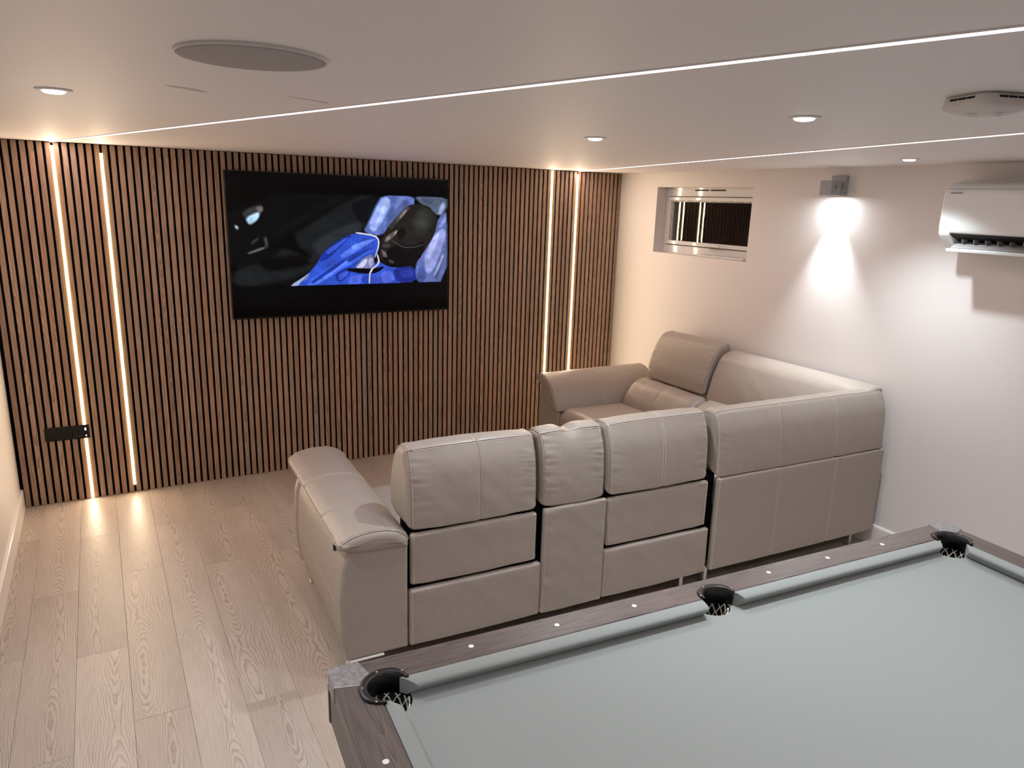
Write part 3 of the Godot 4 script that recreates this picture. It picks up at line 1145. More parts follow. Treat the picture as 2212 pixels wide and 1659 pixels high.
func build_pool_table() -> void:
	var t := thing("pool_table", "pool table with grey cloth, dark grained wooden rails and metal corner caps", "pool table", Vector3(1.18, 0, 3.488))
	t.rotation.y = -0.068
	var mid := 1.114
	var rail := 0.092
	var pockets := [Vector2(0.117, 0.121), Vector2(mid, 0.104), Vector2(TABLE_L - 0.117, 0.121), Vector2(0.117, TABLE_W - 0.121), Vector2(mid, TABLE_W - 0.104), Vector2(TABLE_L - 0.117, TABLE_W - 0.121)]
	var holes := [Vector2(0.113, 0.113), Vector2(mid - 0.007, 0.077), Vector2(TABLE_L - 0.113, 0.113), Vector2(0.113, TABLE_W - 0.113), Vector2(mid, TABLE_W - 0.077), Vector2(TABLE_L - 0.113, TABLE_W - 0.113)]
	var st := new_st()
	# cloth bed with its six pocket cut-outs
	var bed := PackedVector2Array([Vector2(0.085, 0.085), Vector2(TABLE_L - 0.085, 0.085), Vector2(TABLE_L - 0.085, TABLE_W - 0.085), Vector2(0.085, TABLE_W - 0.085)])
	for i in 6:
		bed = Geometry2D.clip_polygons(bed, circle2(holes[i], 0.060 if i % 3 != 1 else 0.054, 40))[0]
	slab(st, bed, 0.728, 0.760)
	part("playing_bed", done(st), M.cloth, t)
	# wooden rails
	var rails := [[Rect2(0.06, 0, TABLE_L - 0.12, rail), true], [Rect2(0.06, TABLE_W - rail, TABLE_L - 0.12, rail), true], [Rect2(0, 0.06, rail, TABLE_W - 0.12), false], [Rect2(TABLE_L - rail, 0.06, rail, TABLE_W - 0.12), false]]
	var n := 0
	for r in rails:
		var q: Rect2 = r[0]
		var poly := PackedVector2Array([q.position, q.position + Vector2(q.size.x, 0), q.end, q.position + Vector2(0, q.size.y)])
		for i in 6:
			var cut := Geometry2D.clip_polygons(poly, circle2(pockets[i], 0.055, 40))
			poly = cut[0]
			for e in cut:
				if absf(area_of(e)) > absf(area_of(poly)):
					poly = e
		st = new_st()
		# grain runs along the rail
		var along: bool = r[1]
		if along:
			slab_grain(st, poly, 0.762, TABLE_H, 0.003, Vector2(0.0, 1.0), 0.11 + 0.37 * n)
		else:
			slab_grain(st, poly, 0.762, TABLE_H, 0.003, Vector2(1.0, 0.0), 0.11 + 0.37 * n)
		part("rail", done(st), M.rail, t)
		n += 1
	# cushions
	var nose := 0.129
	var g := 0.0015
	cushion(t, Vector2(0.150, rail + g), Vector2(mid - 0.060, rail + g), Vector2(0, 1), 0.034, 0.004)
	cushion(t, Vector2(mid + 0.057, rail + g), Vector2(TABLE_L - 0.150, rail + g), Vector2(0, 1), 0.012, 0.034)
	cushion(t, Vector2(0.150, TABLE_W - rail - g), Vector2(mid - 0.056, TABLE_W - rail - g), Vector2(0, -1), 0.034, 0.010)
	cushion(t, Vector2(mid + 0.056, TABLE_W - rail - g), Vector2(TABLE_L - 0.150, TABLE_W - rail - g), Vector2(0, -1), 0.010, 0.034)
	cushion(t, Vector2(rail + g, 0.155), Vector2(rail + g, TABLE_W - 0.155), Vector2(1, 0), 0.034, 0.034)
	cushion(t, Vector2(TABLE_L - rail - g, 0.155), Vector2(TABLE_L - rail - g, TABLE_W - 0.155), Vector2(-1, 0), 0.034, 0.034)
	# apron boards and corner posts
	for a in [[Vector3(TABLE_L * 0.5, 0.711, 0.012), Vector3(TABLE_L - 0.03, 0.100, 0.022)], [Vector3(TABLE_L * 0.5, 0.711, TABLE_W - 0.012), Vector3(TABLE_L - 0.03, 0.100, 0.022)], [Vector3(0.012, 0.711, TABLE_W * 0.5), Vector3(0.022, 0.100, TABLE_W - 0.03)], [Vector3(TABLE_L - 0.012, 0.711, TABLE_W * 0.5), Vector3(0.022, 0.100, TABLE_W - 0.03)]]:
		part("apron", box_mesh(a[1], 0.002), M.apron, t, a[0])
	for cx in [0, 1]:
		for cz in [0, 1]:
			var at := Vector3(TABLE_L * cx, 0, TABLE_W * cz)
			var sx := 1.0 if cx == 0 else -1.0
			var sz := 1.0 if cz == 0 else -1.0
			part("corner_post", box_mesh(Vector3(0.016, 0.102, 0.016), 0.002), M.black_plastic, t, at + Vector3(0.007 * sx, 0.711, 0.007 * sz))
			var leg := new_st()
			lathe(leg, PackedVector2Array([Vector2(0.0, 0.0), Vector2(0.05, 0.0), Vector2(0.052, 0.02), Vector2(0.042, 0.06), Vector2(0.048, 0.40), Vector2(0.062, 0.60), Vector2(0.066, 0.73), Vector2(0.0, 0.73)]), 20)
			part("leg", done(leg), M.apron, t, at + Vector3(0.20 * sx, 0, 0.20 * sz))
			# cast metal cap over the mitre
			var o := PackedVector2Array([Vector2(-0.002, 0.014), Vector2(0.003, 0.004), Vector2(0.014, -0.002), Vector2(0.074, -0.002), Vector2(0.090, 0.061), Vector2(0.063, 0.090), Vector2(-0.002, 0.075)])
			var cap := PackedVector2Array()
			for v in o:
				cap.append(Vector2(v.x * sx, v.y * sz))
			st = new_st()
			slab(st, cap, 0.760, 0.8035, 0.0025)
			part("corner_cap", done(st), M.cast, t, at)
	# pocket rims, nets and bags
	for i in 6:
		var c: Vector2 = pockets[i]
		var h: Vector2 = holes[i]
		var is_mid := i % 3 == 1
		var towards := Vector2(TABLE_L * 0.5 - c.x, TABLE_W * 0.5 - c.y)
		towards = Vector2(0, signf(towards.y)) if is_mid else Vector2(signf(towards.x), signf(towards.y)).normalized()
		var half_open := deg_to_rad(97.0 if is_mid else 66.0)
		var a0 := towards.angle() + half_open
		var a1 := towards.angle() + TAU - half_open
		var r_out := 0.068 if is_mid else 0.069
		var r_in := 0.050
		st = new_st()
		st.set_smooth_group(0)
		var prof := [Vector2(r_out, 0.800), Vector2(r_out, 0.8045), Vector2(r_out - 0.003, 0.807), Vector2(r_in + 0.004, 0.807), Vector2(r_in, 0.8045), Vector2(r_in - 0.001, 0.752), Vector2(r_in + 0.003, 0.752), Vector2(r_in + 0.0045, 0.800)]
		var steps := 36
		for q in steps:
			var f0 := a0 + (a1 - a0) * q / steps
			var f1 := a0 + (a1 - a0) * (q + 1) / steps
			for e in prof.size():
				var p0: Vector2 = prof[e]
				var p1: Vector2 = prof[(e + 1) % prof.size()]
				var nn := Vector2(p1.y - p0.y, -(p1.x - p0.x))
				# the flange narrows to its tips
				var d0 := narrow(p0, r_in, q, steps)
				var d1 := narrow(p1, r_in, q, steps)
				var d2 := narrow(p1, r_in, q + 1, steps)
				var d3 := narrow(p0, r_in, q + 1, steps)
				var m := (f0 + f1) * 0.5
				quad(st, ring_pt(c, f0, d0), ring_pt(c, f0, d1), ring_pt(c, f1, d2), ring_pt(c, f1, d3), Vector3(cos(m) * -nn.x, -nn.y, sin(m) * -nn.x))
		var rim := part("pocket_rim", done(st), M.black_plastic, t)
		for q in ([0.10, 0.36, 0.64, 0.90] if not is_mid else [0.08, 0.40, 0.92]):
			var f := lerpf(a0, a1, q)
			var sc := new_st()
			lathe(sc, PackedVector2Array([Vector2(0.0026, 0.8065), Vector2(0.0022, 0.808), Vector2(0.0, 0.8085)]), 8)
			part("screw", done(sc), M.steel, rim, Vector3(c.x + cos(f) * 0.0605, 0, c.y + sin(f) * 0.0605))
		var pr := 0.059 if not is_mid else 0.0535
		st = new_st()
		lathe(st, PackedVector2Array([Vector2(0.0, 0.585), Vector2(pr * 0.7, 0.59), Vector2(pr * 0.95, 0.63), Vector2(pr + 0.002, 0.70), Vector2(pr + 0.003, 0.757), Vector2(pr + 0.0005, 0.757), Vector2(pr - 0.001, 0.70), Vector2(pr * 0.9, 0.635), Vector2(pr * 0.6, 0.60), Vector2(0.0, 0.596)]), 28)
		part("pocket_bag", done(st), M.pouch, t, Vector3(h.x, 0, h.y))
		st = new_st()
		var count := 12
		var nr := pr - 0.0045
		for k in count:
			for dir in [-1.0, 1.0]:
				var pts := PackedVector3Array()
				for s in 13:
					var level := s / 3.0
					var sag := 0.25 * sin(level * TAU)
					var an: float = TAU * (k + dir * (level + sag * 0.35) * 0.5) / count
					var rr: float = nr * (1.0 - 0.03 * level)
					pts.append(Vector3(cos(an) * rr, 0.755 - 0.019 * level, sin(an) * rr))
				tube(st, pts, 0.0021, 5)
			for level in [1, 2, 3]:
				var an: float = TAU * (k + level * 0.5) / count
				var rr: float = nr * (1.0 - 0.03 * level) - 0.0008
				cbox(st, Vector3(cos(an) * rr, 0.755 - 0.019 * level, sin(an) * rr), Vector3(0.0062, 0.0070, 0.0062), 0.0022)
		part("pocket_net", done(st), M.string, t, Vector3(h.x, 0, h.y))
	# rail sights
	var sight := new_st()
	lathe(sight, PackedVector2Array([Vector2(0.0, -0.001), Vector2(0.0072, -0.001), Vector2(0.0072, 0.0004), Vector2(0.0065, 0.0008), Vector2(0.0, 0.0009)]), 16)
	var sm := done(sight)
	var spots := []
	for x in [0.353, 0.602, 0.852, 1.357, 1.613, 1.872]:
		spots.append(Vector2(x, 0.044))
		spots.append(Vector2(x, TABLE_W - 0.044))
	for z in [0.340, 0.620, 0.900]:
		spots.append(Vector2(0.047, z))
		spots.append(Vector2(TABLE_L - 0.047, z))
	for s in spots:
		part("rail_sight", sm, M.pearl, t, Vector3(s.x, TABLE_H, s.y))


func narrow(p: Vector2, r_in: float, q: int, steps: int) -> Vector2:
	var e := smoothstep(0.0, 0.22, minf(q, steps - q) / float(steps))
	if p.x > r_in + 0.005:
		return Vector2(lerpf(r_in + 0.007, p.x, e), p.y)
	return p


func ring_pt(c: Vector2, a: float, p: Vector2) -> Vector3:
	return Vector3(c.x + cos(a) * p.x, p.y, c.y + sin(a) * p.x)


func area_of(p: PackedVector2Array) -> float:
	var a := 0.0
	for i in p.size():
		a += p[i].cross(p[(i + 1) % p.size()])
	return a * 0.5


# a slab whose wood grain (the v axis of its picture) runs along x or z
func slab_grain(st: SurfaceTool, poly: PackedVector2Array, y0: float, y1: float, ch: float, across: Vector2, off: float) -> void:
	var turned := PackedVector2Array()
	var swap := across.y > 0.5
	var tmp := new_st()
	slab(tmp, poly, y0, y1, ch, Vector2.ONE)
	var arr := tmp.commit_to_arrays()
	var vs: PackedVector3Array = arr[Mesh.ARRAY_VERTEX]
	st.set_smooth_group(-1)
	for v in vs:
		var u := (v.z + v.y) if swap else (v.x + v.y)
		var w := v.x if swap else v.z
		st.set_uv(Vector2(u / 0.20 + off, w / 1.2 + off * 1.7))
		st.add_vertex(v)


# one cushion rubber from a to b, its nose towards «out», ends cut back by e0 and e1 at the nose
func cushion(t: Node3D, a: Vector2, b: Vector2, out: Vector2, e0: float, e1: float) -> void:
	var dir := (b - a).normalized()
	var l := a.distance_to(b)
	var prof := [Vector2(0.0, 0.7995), Vector2(0.012, 0.8005), Vector2(0.030, 0.7975), Vector2(0.0355, 0.7945), Vector2(0.0375, 0.7905), Vector2(0.0365, 0.787), Vector2(0.022, 0.768), Vector2(0.014, 0.7602), Vector2(0.0, 0.7602)]
	var st := new_st()
	var n := prof.size()
	var ctr := Vector2(0.015, 0.782)
	var at := func(i: int, end: int) -> Vector3:
		var p: Vector2 = prof[i]
		var k := p.x / 0.0375
		var s := e0 * k if end == 0 else l - e1 * k
		var q := a + dir * s + out * p.x
		return Vector3(q.x, p.y, q.y)
	for i in n:
		var j := (i + 1) % n
		st.set_smooth_group(2 if i < 5 else -1)
		var mp: Vector2 = (prof[i] + prof[j]) * 0.5 - ctr
		quad(st, at.call(i, 0), at.call(j, 0), at.call(j, 1), at.call(i, 1), Vector3(out.x * mp.x, mp.y, out.y * mp.x))
	st.set_smooth_group(-1)
	for i in range(1, n - 1):
		tri(st, at.call(0, 0), at.call(i, 0), at.call(i + 1, 0), Vector3(-dir.x, 0, -dir.y))
		tri(st, at.call(0, 1), at.call(i, 1), at.call(i + 1, 1), Vector3(dir.x, 0, dir.y))
	part("cushion", done(st), M.cloth, t)


# ============================================================ the television ====
func fill_poly(im: Image, pts: PackedVector2Array, c: Color) -> void:
	var lo := 1e9
	var hi := -1e9
	for p in pts:
		lo = minf(lo, p.y)
		hi = maxf(hi, p.y)
	for y in range(maxi(0, int(lo)), mini(im.get_height() - 1, int(hi)) + 1):
		var xs := []
		var yy := y + 0.5
		for i in pts.size():
			var a := pts[i]
			var b := pts[(i + 1) % pts.size()]
			if (a.y <= yy) != (b.y <= yy):
				xs.append(a.x + (yy - a.y) / (b.y - a.y) * (b.x - a.x))
		xs.sort()
		for i in range(0, xs.size() - 1, 2):
			var x0 := maxi(0, int(round(xs[i])))
			var x1 := mini(im.get_width(), int(round(xs[i + 1])))
			if x1 > x0:
				im.fill_rect(Rect2i(x0, y, x1 - x0, 1), c)


func ellipse2(c: Vector2, r: Vector2, turn: float) -> PackedVector2Array:
	var p := PackedVector2Array()
	for k in 40:
		var a := TAU * k / 40.0
		p.append(c + Vector2(cos(a) * r.x, sin(a) * r.y).rotated(turn))
	return p


func outline_of(text: String, w: int, h: int) -> PackedVector2Array:
	var p := PackedVector2Array()
	for pair in text.split(" "):
		var xy := pair.split(",")
		p.append(Vector2(float(xy[0]) * w / 1000.0, float(xy[1]) * h / 1000.0))
	# round the outline once
	var q := PackedVector2Array()
	for i in p.size():
		var a := p[i]
		var b := p[(i + 1) % p.size()]
		q.append(a.lerp(b, 0.22))
		q.append(a.lerp(b, 0.78))
	return q


func soften(im: Image, by: int) -> void:
	var w := im.get_width()
	var h := im.get_height()
	var k := 1
	while k < by:
		k *= 2
		im.resize(w / k, h / k, Image.INTERPOLATE_BILINEAR)
	while k > 1:
		k /= 2
		im.resize(w / k, h / k, Image.INTERPOLATE_CUBIC)


# what is on the screen: a dim room, a lamp, and someone in blue asleep against pale pillows
func screen_picture() -> ImageTexture:
	var w := 1216
	var h := 736
	var im := Image.create(w, h, false, Image.FORMAT_RGB8)
	im.fill(Color(0.004, 0.004, 0.005))
	var far := [
		["3,127 998,124 998,792 -3,782", Color(0.035, 0.036, 0.042)],
		["245,441 545,133 660,129 581,394 364,641 323,702 133,784 2,778 6,662 176,591", Color(0.10, 0.11, 0.12)],
		["173,397 471,129 535,126 208,434", Color(0.055, 0.058, 0.065)],
		["330,470 560,300 590,390 380,600", Color(0.15, 0.17, 0.19)],
		["170,493 255,426 273,434 281,502 341,564 331,594 243,517 178,516", Color(0.015, 0.016, 0.018)],
		["100,600 300,560 340,640 150,680", Color(0.02, 0.02, 0.022)],
	]
	for f in far:
		fill_poly(im, outline_of(f[0], w, h), f[1])
	soften(im, 16)
	var mid := [
		["524,202 584,155 660,129 639,207 603,262 602,316 567,328 547,294", Color(0.05, 0.055, 0.075)],
		["56,274 98,230 140,221 146,250 127,294 93,360 78,339 68,310", Color(0.20, 0.20, 0.21)],
		["111,229 143,221 145,257 129,280", Color(0.42, 0.38, 0.38)],
		["68,310 123,265 130,287 117,327 84,361", Color(0.70, 0.84, 0.95)],
		["23,358 36,361 43,383 32,389", Color(0.72, 0.78, 0.80)],
		["66,548 144,504 146,516 77,558", Color(0.50, 0.48, 0.46)],
		["82,482 119,438 122,452 93,489", Color(0.28, 0.27, 0.27)],
		["140,440 152,432 158,505 148,520", Color(0.30, 0.29, 0.29)],
	]
	for f in mid:
		fill_poly(im, outline_of(f[0], w, h), f[1])
	soften(im, 4)
	# pillows and sheets
	var soft := [
		["670,123 832,122 826,217 720,330 667,433 576,402 607,316 634,222", Color(0.36, 0.43, 0.69)],
		["681,128 721,173 668,331 632,402 602,363 639,230", Color(0.60, 0.68, 0.95)],
		["690,140 712,160 655,330 630,370 660,250", Color(0.70, 0.78, 1.0)],
		["690,300 720,210 790,150 810,200 730,300 690,400", Color(0.30, 0.36, 0.58)],
		["740,140 790,130 760,190 725,250", Color(0.42, 0.48, 0.72)],
		["826,122 998,124 997,220 951,278 907,215 853,177", Color(0.33, 0.37, 0.46)],
		["860,130 930,128 915,190 870,170", Color(0.28, 0.31, 0.39)],
		["945,254 972,157 989,180 967,270", Color(0.58, 0.63, 0.80)],
		["997,220 998,792 841,790 828,669 880,490 956,278", Color(0.36, 0.41, 0.64)],
		["995,391 968,540 929,689 891,729 874,588 912,457 967,359", Color(0.56, 0.59, 0.82)],
		["960,400 940,500 905,610 890,600 905,490 940,400", Color(0.68, 0.71, 0.92)],
		["985,520 960,620 930,740 945,770 968,660 992,560", Color(0.28, 0.33, 0.50)],
		["975,560 950,660 925,735 935,740 962,655 982,580", Color(0.66, 0.68, 0.84)],
		["840,700 870,640 890,740 870,789 845,789", Color(0.27, 0.32, 0.58)],
		["990,230 975,300 950,360 962,365 996,300", Color(0.50, 0.54, 0.76)],
	]
	for f in soft:
		fill_poly(im, outline_of(f[0], w, h), f[1])
	soften(im, 8)
	# the blue gown: a mid tone, then its folds laid over it
	fill_poly(im, outline_of("536,402 647,421 656,512 635,600 686,649 718,666 830,653 841,790 419,789 235,791 323,702 369,618 385,564 455,472", w, h), Color(0.19, 0.31, 0.76))
	var folds := [
		["380,564 465,456 535,410 484,488 413,596 376,622", Color(0.10, 0.19, 0.58)],
		["400,540 470,470 520,425 470,500 420,565", Color(0.24, 0.36, 0.82)],
		["302,780 462,612 641,512 512,645 435,714 360,788", Color(0.27, 0.41, 0.88)],
		["330,775 470,620 560,560 480,650 380,770", Color(0.36, 0.50, 0.95)],
		["470,560 560,480 640,455 560,530 480,600", Color(0.33, 0.47, 0.93)],
		["520,500 600,455 645,450 590,490 530,540", Color(0.42, 0.55, 0.98)],
		["500,590 570,535 645,505 570,565 505,630", Color(0.14, 0.24, 0.64)],
		["330,760 480,600 492,606 350,775", Color(0.13, 0.22, 0.62)],
		["390,700 500,590 508,598 405,715", Color(0.12, 0.21, 0.60)],
		["455,690 560,610 566,620 470,705", Color(0.15, 0.25, 0.66)],
		["441,706 501,661 521,709 459,778", Color(0.12, 0.20, 0.60)],
		["455,715 500,680 512,705 465,760", Color(0.24, 0.36, 0.80)],
		["520,720 580,715 560,789 500,789", Color(0.30, 0.41, 0.86)],
		["560,740 600,720 610,789 580,789", Color(0.16, 0.24, 0.64)],
		["620,720 655,690 660,789 625,789", Color(0.22, 0.31, 0.74)],
		["660,697 717,691 728,773 664,787", Color(0.33, 0.41, 0.85)],
		["718,666 830,653 838,786 738,786", Color(0.12, 0.17, 0.52)],
		["750,690 820,680 825,740 760,750", Color(0.17, 0.22, 0.60)],
	]
	for f in folds:
		fill_poly(im, outline_of(f[0], w, h), f[1])
	soften(im, 2)
	var sharp := [
		["235,791 323,702 333,695 293,756 273,790", Color(0.60, 0.66, 0.77)],
		["300,740 325,705 330,715 305,755", Color(0.40, 0.46, 0.60)],
		["794,198 853,180 907,215 951,294 929,424 874,555 825,653 739,671 686,641 655,584 656,488 683,393 741,282", Color(0.13, 0.115, 0.11)],
		["729,489 825,506 880,457 874,563 825,653 739,671 686,641 666,584", Color(0.04, 0.035, 0.04)],
		["741,282 794,202 808,217 768,282 741,337 720,361", Color(0.30, 0.27, 0.26)],
		["750,290 785,225 795,235 762,300", Color(0.50, 0.46, 0.44)],
		["700,350 735,300 742,330 712,390", Color(0.22, 0.20, 0.19)],
		["691,425 741,377 767,393 730,425 698,473 677,473", Color(0.36, 0.32, 0.31)],
		["735,385 757,385 745,405 722,420", Color(0.60, 0.54, 0.52)],
		["690,440 712,425 705,450 690,462", Color(0.52, 0.47, 0.45)],
		["735,405 770,350 790,400 772,450 750,455", Color(0.06, 0.055, 0.055)],
		["668,490 700,480 712,505 690,520 670,510", Color(0.26, 0.23, 0.22)],
		["659,520 687,545 697,593 671,585", Color(0.30, 0.26, 0.26)],
		["668,535 685,550 690,575 676,570", Color(0.44, 0.40, 0.39)],
		["700,600 730,620 722,640 696,625", Color(0.22, 0.20, 0.20)],
		["531,665 578,591 614,560 634,608 623,664 577,687", Color(0.46, 0.47, 0.63)],
		["540,668 575,610 600,590 590,640 560,680", Color(0.74, 0.75, 0.86)],
		["600,600 622,590 626,640 606,660", Color(0.64, 0.65, 0.78)],
		["496,668 542,666 623,672 686,653 644,705 582,711 511,689", Color(0.02, 0.02, 0.045)],
		["630,575 645,560 650,600 640,640 628,620", Color(0.03, 0.03, 0.05)],
	]
	for f in sharp:
		fill_poly(im, outline_of(f[0], w, h), f[1])
	soften(im, 2)
	# pale shine on the crown of the head, then the thin tubes
	for k in 6:
		var g := 0.13 + 0.02 * k
		fill_poly(im, ellipse2(Vector2(0.868 * w, 0.315 * h), Vector2(0.060 - 0.008 * k, 0.125 - 0.017 * k) * Vector2(w, h), 0.35), Color(g * 1.0, g * 1.0, g * 0.93))
	soften(im, 2)
	for f in [
		["546,398 637,419 657,457 655,504 635,592 630,588 649,500 649,458 632,429 543,410", Color(0.80, 0.78, 0.82)],
		["648,560 660,633 613,688 607,784 600,784 605,683 650,628 640,560", Color(0.78, 0.76, 0.80)],
		["719,457 772,509 825,510 877,486 877,496 825,519 769,519 714,465", Color(0.24, 0.22, 0.22)],
	]:
		fill_poly(im, outline_of(f[0], w, h), f[1])
	var n := FastNoiseLite.new()
	n.seed = 5
	n.frequency = 0.02
	for y in h:
		var bar := y < int(h * 0.128) or y > int(h * 0.786)
		for x in w:
			if bar:
				im.set_pixel(x, y, Color(0.003, 0.003, 0.004))
			else:
				var c := im.get_pixel(x, y)
				var k := 1.0 + 0.22 * n.get_noise_2d(x * 0.5, y * 0.7) + 0.07 * n.get_noise_2d(x * 4.0 + y, y * 2.0 - x)
				im.set_pixel(x, y, Color(c.r * k, c.g * k, c.b * k))
	soften(im, 2)
	return ImageTexture.create_from_image(im)


func build_television() -> void:
	var x0 := 1.522
	var x1 := 3.048
	var y0 := 1.099
	var y1 := 2.039
	var w := x1 - x0
	var h := y1 - y0
	var t := thing("television", "large flat black television on the slatted wall, a person in blue on its screen", "television", Vector3((x0 + x1) * 0.5, y0, 0.0))
	var st := new_st()
	cbox(st, Vector3(0, h * 0.5, 0.034), Vector3(w, h, 0.026), 0.003)
	cbox(st, Vector3(0, h * 0.38, 0.020), Vector3(w * 0.7, h * 0.55, 0.024), 0.006)
	var body := part("body", done(st), M.black_plastic, t)
	# slim frame standing 1 mm proud of the screen
	st = new_st()
	for b in [[Vector3(0, 0.006, 0.0475), Vector3(w, 0.012, 0.004)], [Vector3(0, h - 0.003, 0.0475), Vector3(w, 0.006, 0.004)], [Vector3(-w * 0.5 + 0.003, h * 0.5, 0.0475), Vector3(0.006, h - 0.018, 0.004)], [Vector3(w * 0.5 - 0.003, h * 0.5, 0.0475), Vector3(0.006, h - 0.018, 0.004)]]:
		cbox(st, b[0], b[1], 0.001)
	part("bezel", done(st), M.black_gloss, t)
	st = new_st()
	st.set_smooth_group(-1)
	var p := [Vector3(-w * 0.5 + 0.006, 0.012, 0.0483), Vector3(w * 0.5 - 0.006, 0.012, 0.0483), Vector3(w * 0.5 - 0.006, h - 0.006, 0.0483), Vector3(-w * 0.5 + 0.006, h - 0.006, 0.0483)]
	var uv := [Vector2(0, 1), Vector2(1, 1), Vector2(1, 0), Vector2(0, 0)]
	for i in [0, 2, 1, 0, 3, 2]:
		st.set_uv(uv[i])
		st.add_vertex(p[i])
	var sm := mat(Color(0.008, 0.008, 0.009), 0.16, 0.0, 0.28)
	sm.emission_enabled = true
	sm.emission_operator = BaseMaterial3D.EMISSION_OP_MULTIPLY
	sm.emission = Color(1, 1, 1)
	sm.emission_texture = screen_picture()
	sm.emission_energy_multiplier = 1.0
	part("screen", done(st), sm, t)
	part("wall_mount", box_mesh(Vector3(0.42, 0.42, 0.012), 0.002, Vector3(0, h * 0.5, 0.006)), M.black_plastic, t)
	var glow := AreaLight3D.new()
	glow.name = "screen_glow"
	glow.area_size = Vector2(w * 0.5, h * 0.55)
	glow.light_color = Color(0.55, 0.66, 1.0)
	glow.light_energy = 0.035
	glow.area_range = 12.0
	glow.shadow_enabled = true
	t.add_child(glow)
	glow.position = Vector3(w * 0.22, h * 0.52, 0.055)
	glow.rotation.y = PI


# ======================================================== the air conditioner ====
func build_air_conditioner() -> void:
	var z0 := 2.838
	var z1 := 3.700
	var t := thing("air_conditioner", "white wall air conditioner with its lower flap hanging open", "air conditioner", Vector3(WALL_X, 1.73, (z0 + z1) * 0.5))
	var inv := t.transform.affine_inverse()
	var along := func(s: float, a: float, b: float) -> Vector3: return inv * Vector3(WALL_X - a, b, s)
	var c := Cushion.new()
	c.setup(rounded([Vector3(0.002, 1.738, 0.004), Vector3(0.085, 1.742, 0.02), Vector3(0.098, 1.775, 0.004), Vector3(0.172, 1.800, 0.003), Vector3(0.202, 1.818, 0.016), Vector3(0.207, 1.850, 0.02), Vector3(0.205, 2.026, 0.010), Vector3(0.150, 2.058, 0.03), Vector3(0.002, 2.064, 0.006)], 0.012), z0, z1, 0.010, along, 7)
	var st := new_st()
	c.build(st)
	var body := part("body", done(st), M.white_plastic, t)
	# cheeks that close the outlet at either end
	for e in [[z0 + 0.0005, z0 + 0.058], [z1 - 0.058, z1 - 0.0005]]:
		var q := Cushion.new()
		q.setup(rounded([Vector3(0.080, 1.740, 0.012), Vector3(0.150, 1.752, 0.05), Vector3(0.198, 1.806, 0.03), Vector3(0.203, 1.825, 0.004), Vector3(0.08, 1.80, 0.004)], 0.012), e[0], e[1], 0.008, along, 8)
		st = new_st()
		q.build(st)
		part("outlet_cheek", done(st), M.white_plastic, t)
	# dark throat with its row of little vanes
	st = new_st()
	st.set_smooth_group(-1)
	var throat := [Vector2(0.090, 1.7445), Vector2(0.100, 1.774), Vector2(0.172, 1.7985), Vector2(0.196, 1.8125)]
	for i in 3:
		var a: Vector2 = throat[i]
		var b: Vector2 = throat[i + 1]
		quad(st, along.call(z0 + 0.05, a.x + 0.001, a.y - 0.001), along.call(z1 - 0.05, a.x + 0.001, a.y - 0.001), along.call(z1 - 0.05, b.x + 0.001, b.y - 0.001), along.call(z0 + 0.05, b.x + 0.001, b.y - 0.001), Vector3(-0.5, -1, 0))
	part("outlet_throat", done(st), M.dark_slot, t)
	var vane := new_st()
	slab(vane, PackedVector2Array([Vector2(-0.032, 0), Vector2(0.030, 0), Vector2(0.022, 0.018), Vector2(-0.01, 0.026), Vector2(-0.028, 0.014)]), -0.0012, 0.0012)
	var vm := done(vane)
	for k in 13:
		var o := part("vane", vm, M.grey_metal, t)
		o.transform = inv * Transform3D(Basis(Vector3(1, 0, 0), Vector3(0, 0, 1), Vector3(0, -1, 0)), Vector3(WALL_X - 0.145, 1.787, z0 + 0.11 + 0.055 * k))
	# open flap: a long thin blade, inner strip behind it
	var f := Cushion.new()
	f.setup(rounded([Vector3(0.088, 1.7590, 0.002), Vector3(0.150, 1.7390, 0.02), Vector3(0.214, 1.7270, 0.002), Vector3(0.218, 1.7410, 0.002), Vector3(0.212, 1.7425, 0.002), Vector3(0.150, 1.7450, 0.02), Vector3(0.090, 1.7640, 0.002)], 0.012), z0 + 0.062, z1 - 0.062, 0.0012, along, 9)
	st = new_st()
	f.build(st)
	part("flap", done(st), M.white_plastic, t)
	f = Cushion.new()
	f.setup(rounded([Vector3(0.128, 1.7660, 0.002), Vector3(0.190, 1.7440, 0.002), Vector3(0.192, 1.7500, 0.002), Vector3(0.132, 1.7740, 0.002)], 0.012), z0 + 0.070, z1 - 0.070, 0.0012, along, 10)
	st = new_st()
	f.build(st)
	part("inner_louvre", done(st), mat(Color(0.60, 0.58, 0.575), 0.5), t)
	# grille slots along the sloping top
	for k in 4:
		st = new_st()
		var a := 0.176 - 0.016 * k
		var b := 2.0436 + 0.0092 * k
		var m := inv * Vector3(WALL_X - a, b, (z0 + z1) * 0.5)
		cbox(st, m, Vector3(0.003, 0.003, z1 - z0 - 0.09), 0.0005)
		part("top_grille_bar", done(st), M.white_matt, t)
	# seam between the front panel and the casing
	st = new_st()
	tube(st, PackedVector3Array([along.call(z0 + 0.012, 0.2055, 2.0225), along.call(z1 - 0.012, 0.2055, 2.0225)]), 0.0011, 5)
	part("panel_seam", done(st), M.logo, t)
	var text := TextMesh.new()
	text.text = "SAMSUNG"
	var font := SystemFont.new()
	font.font_names = PackedStringArray(["Droid Sans"])
	font.font_weight = 700
	text.font = font
	text.font_size = 64
	text.pixel_size = 0.00019
	text.depth = 0.0006
	text.horizontal_alignment = HORIZONTAL_ALIGNMENT_LEFT
	var logo := part("logo", text, M.logo, t)
	logo.transform = inv * Transform3D(Basis(Vector3.UP, -PI / 2), Vector3(WALL_X - 0.2066, 2.004, z0 + 0.034))


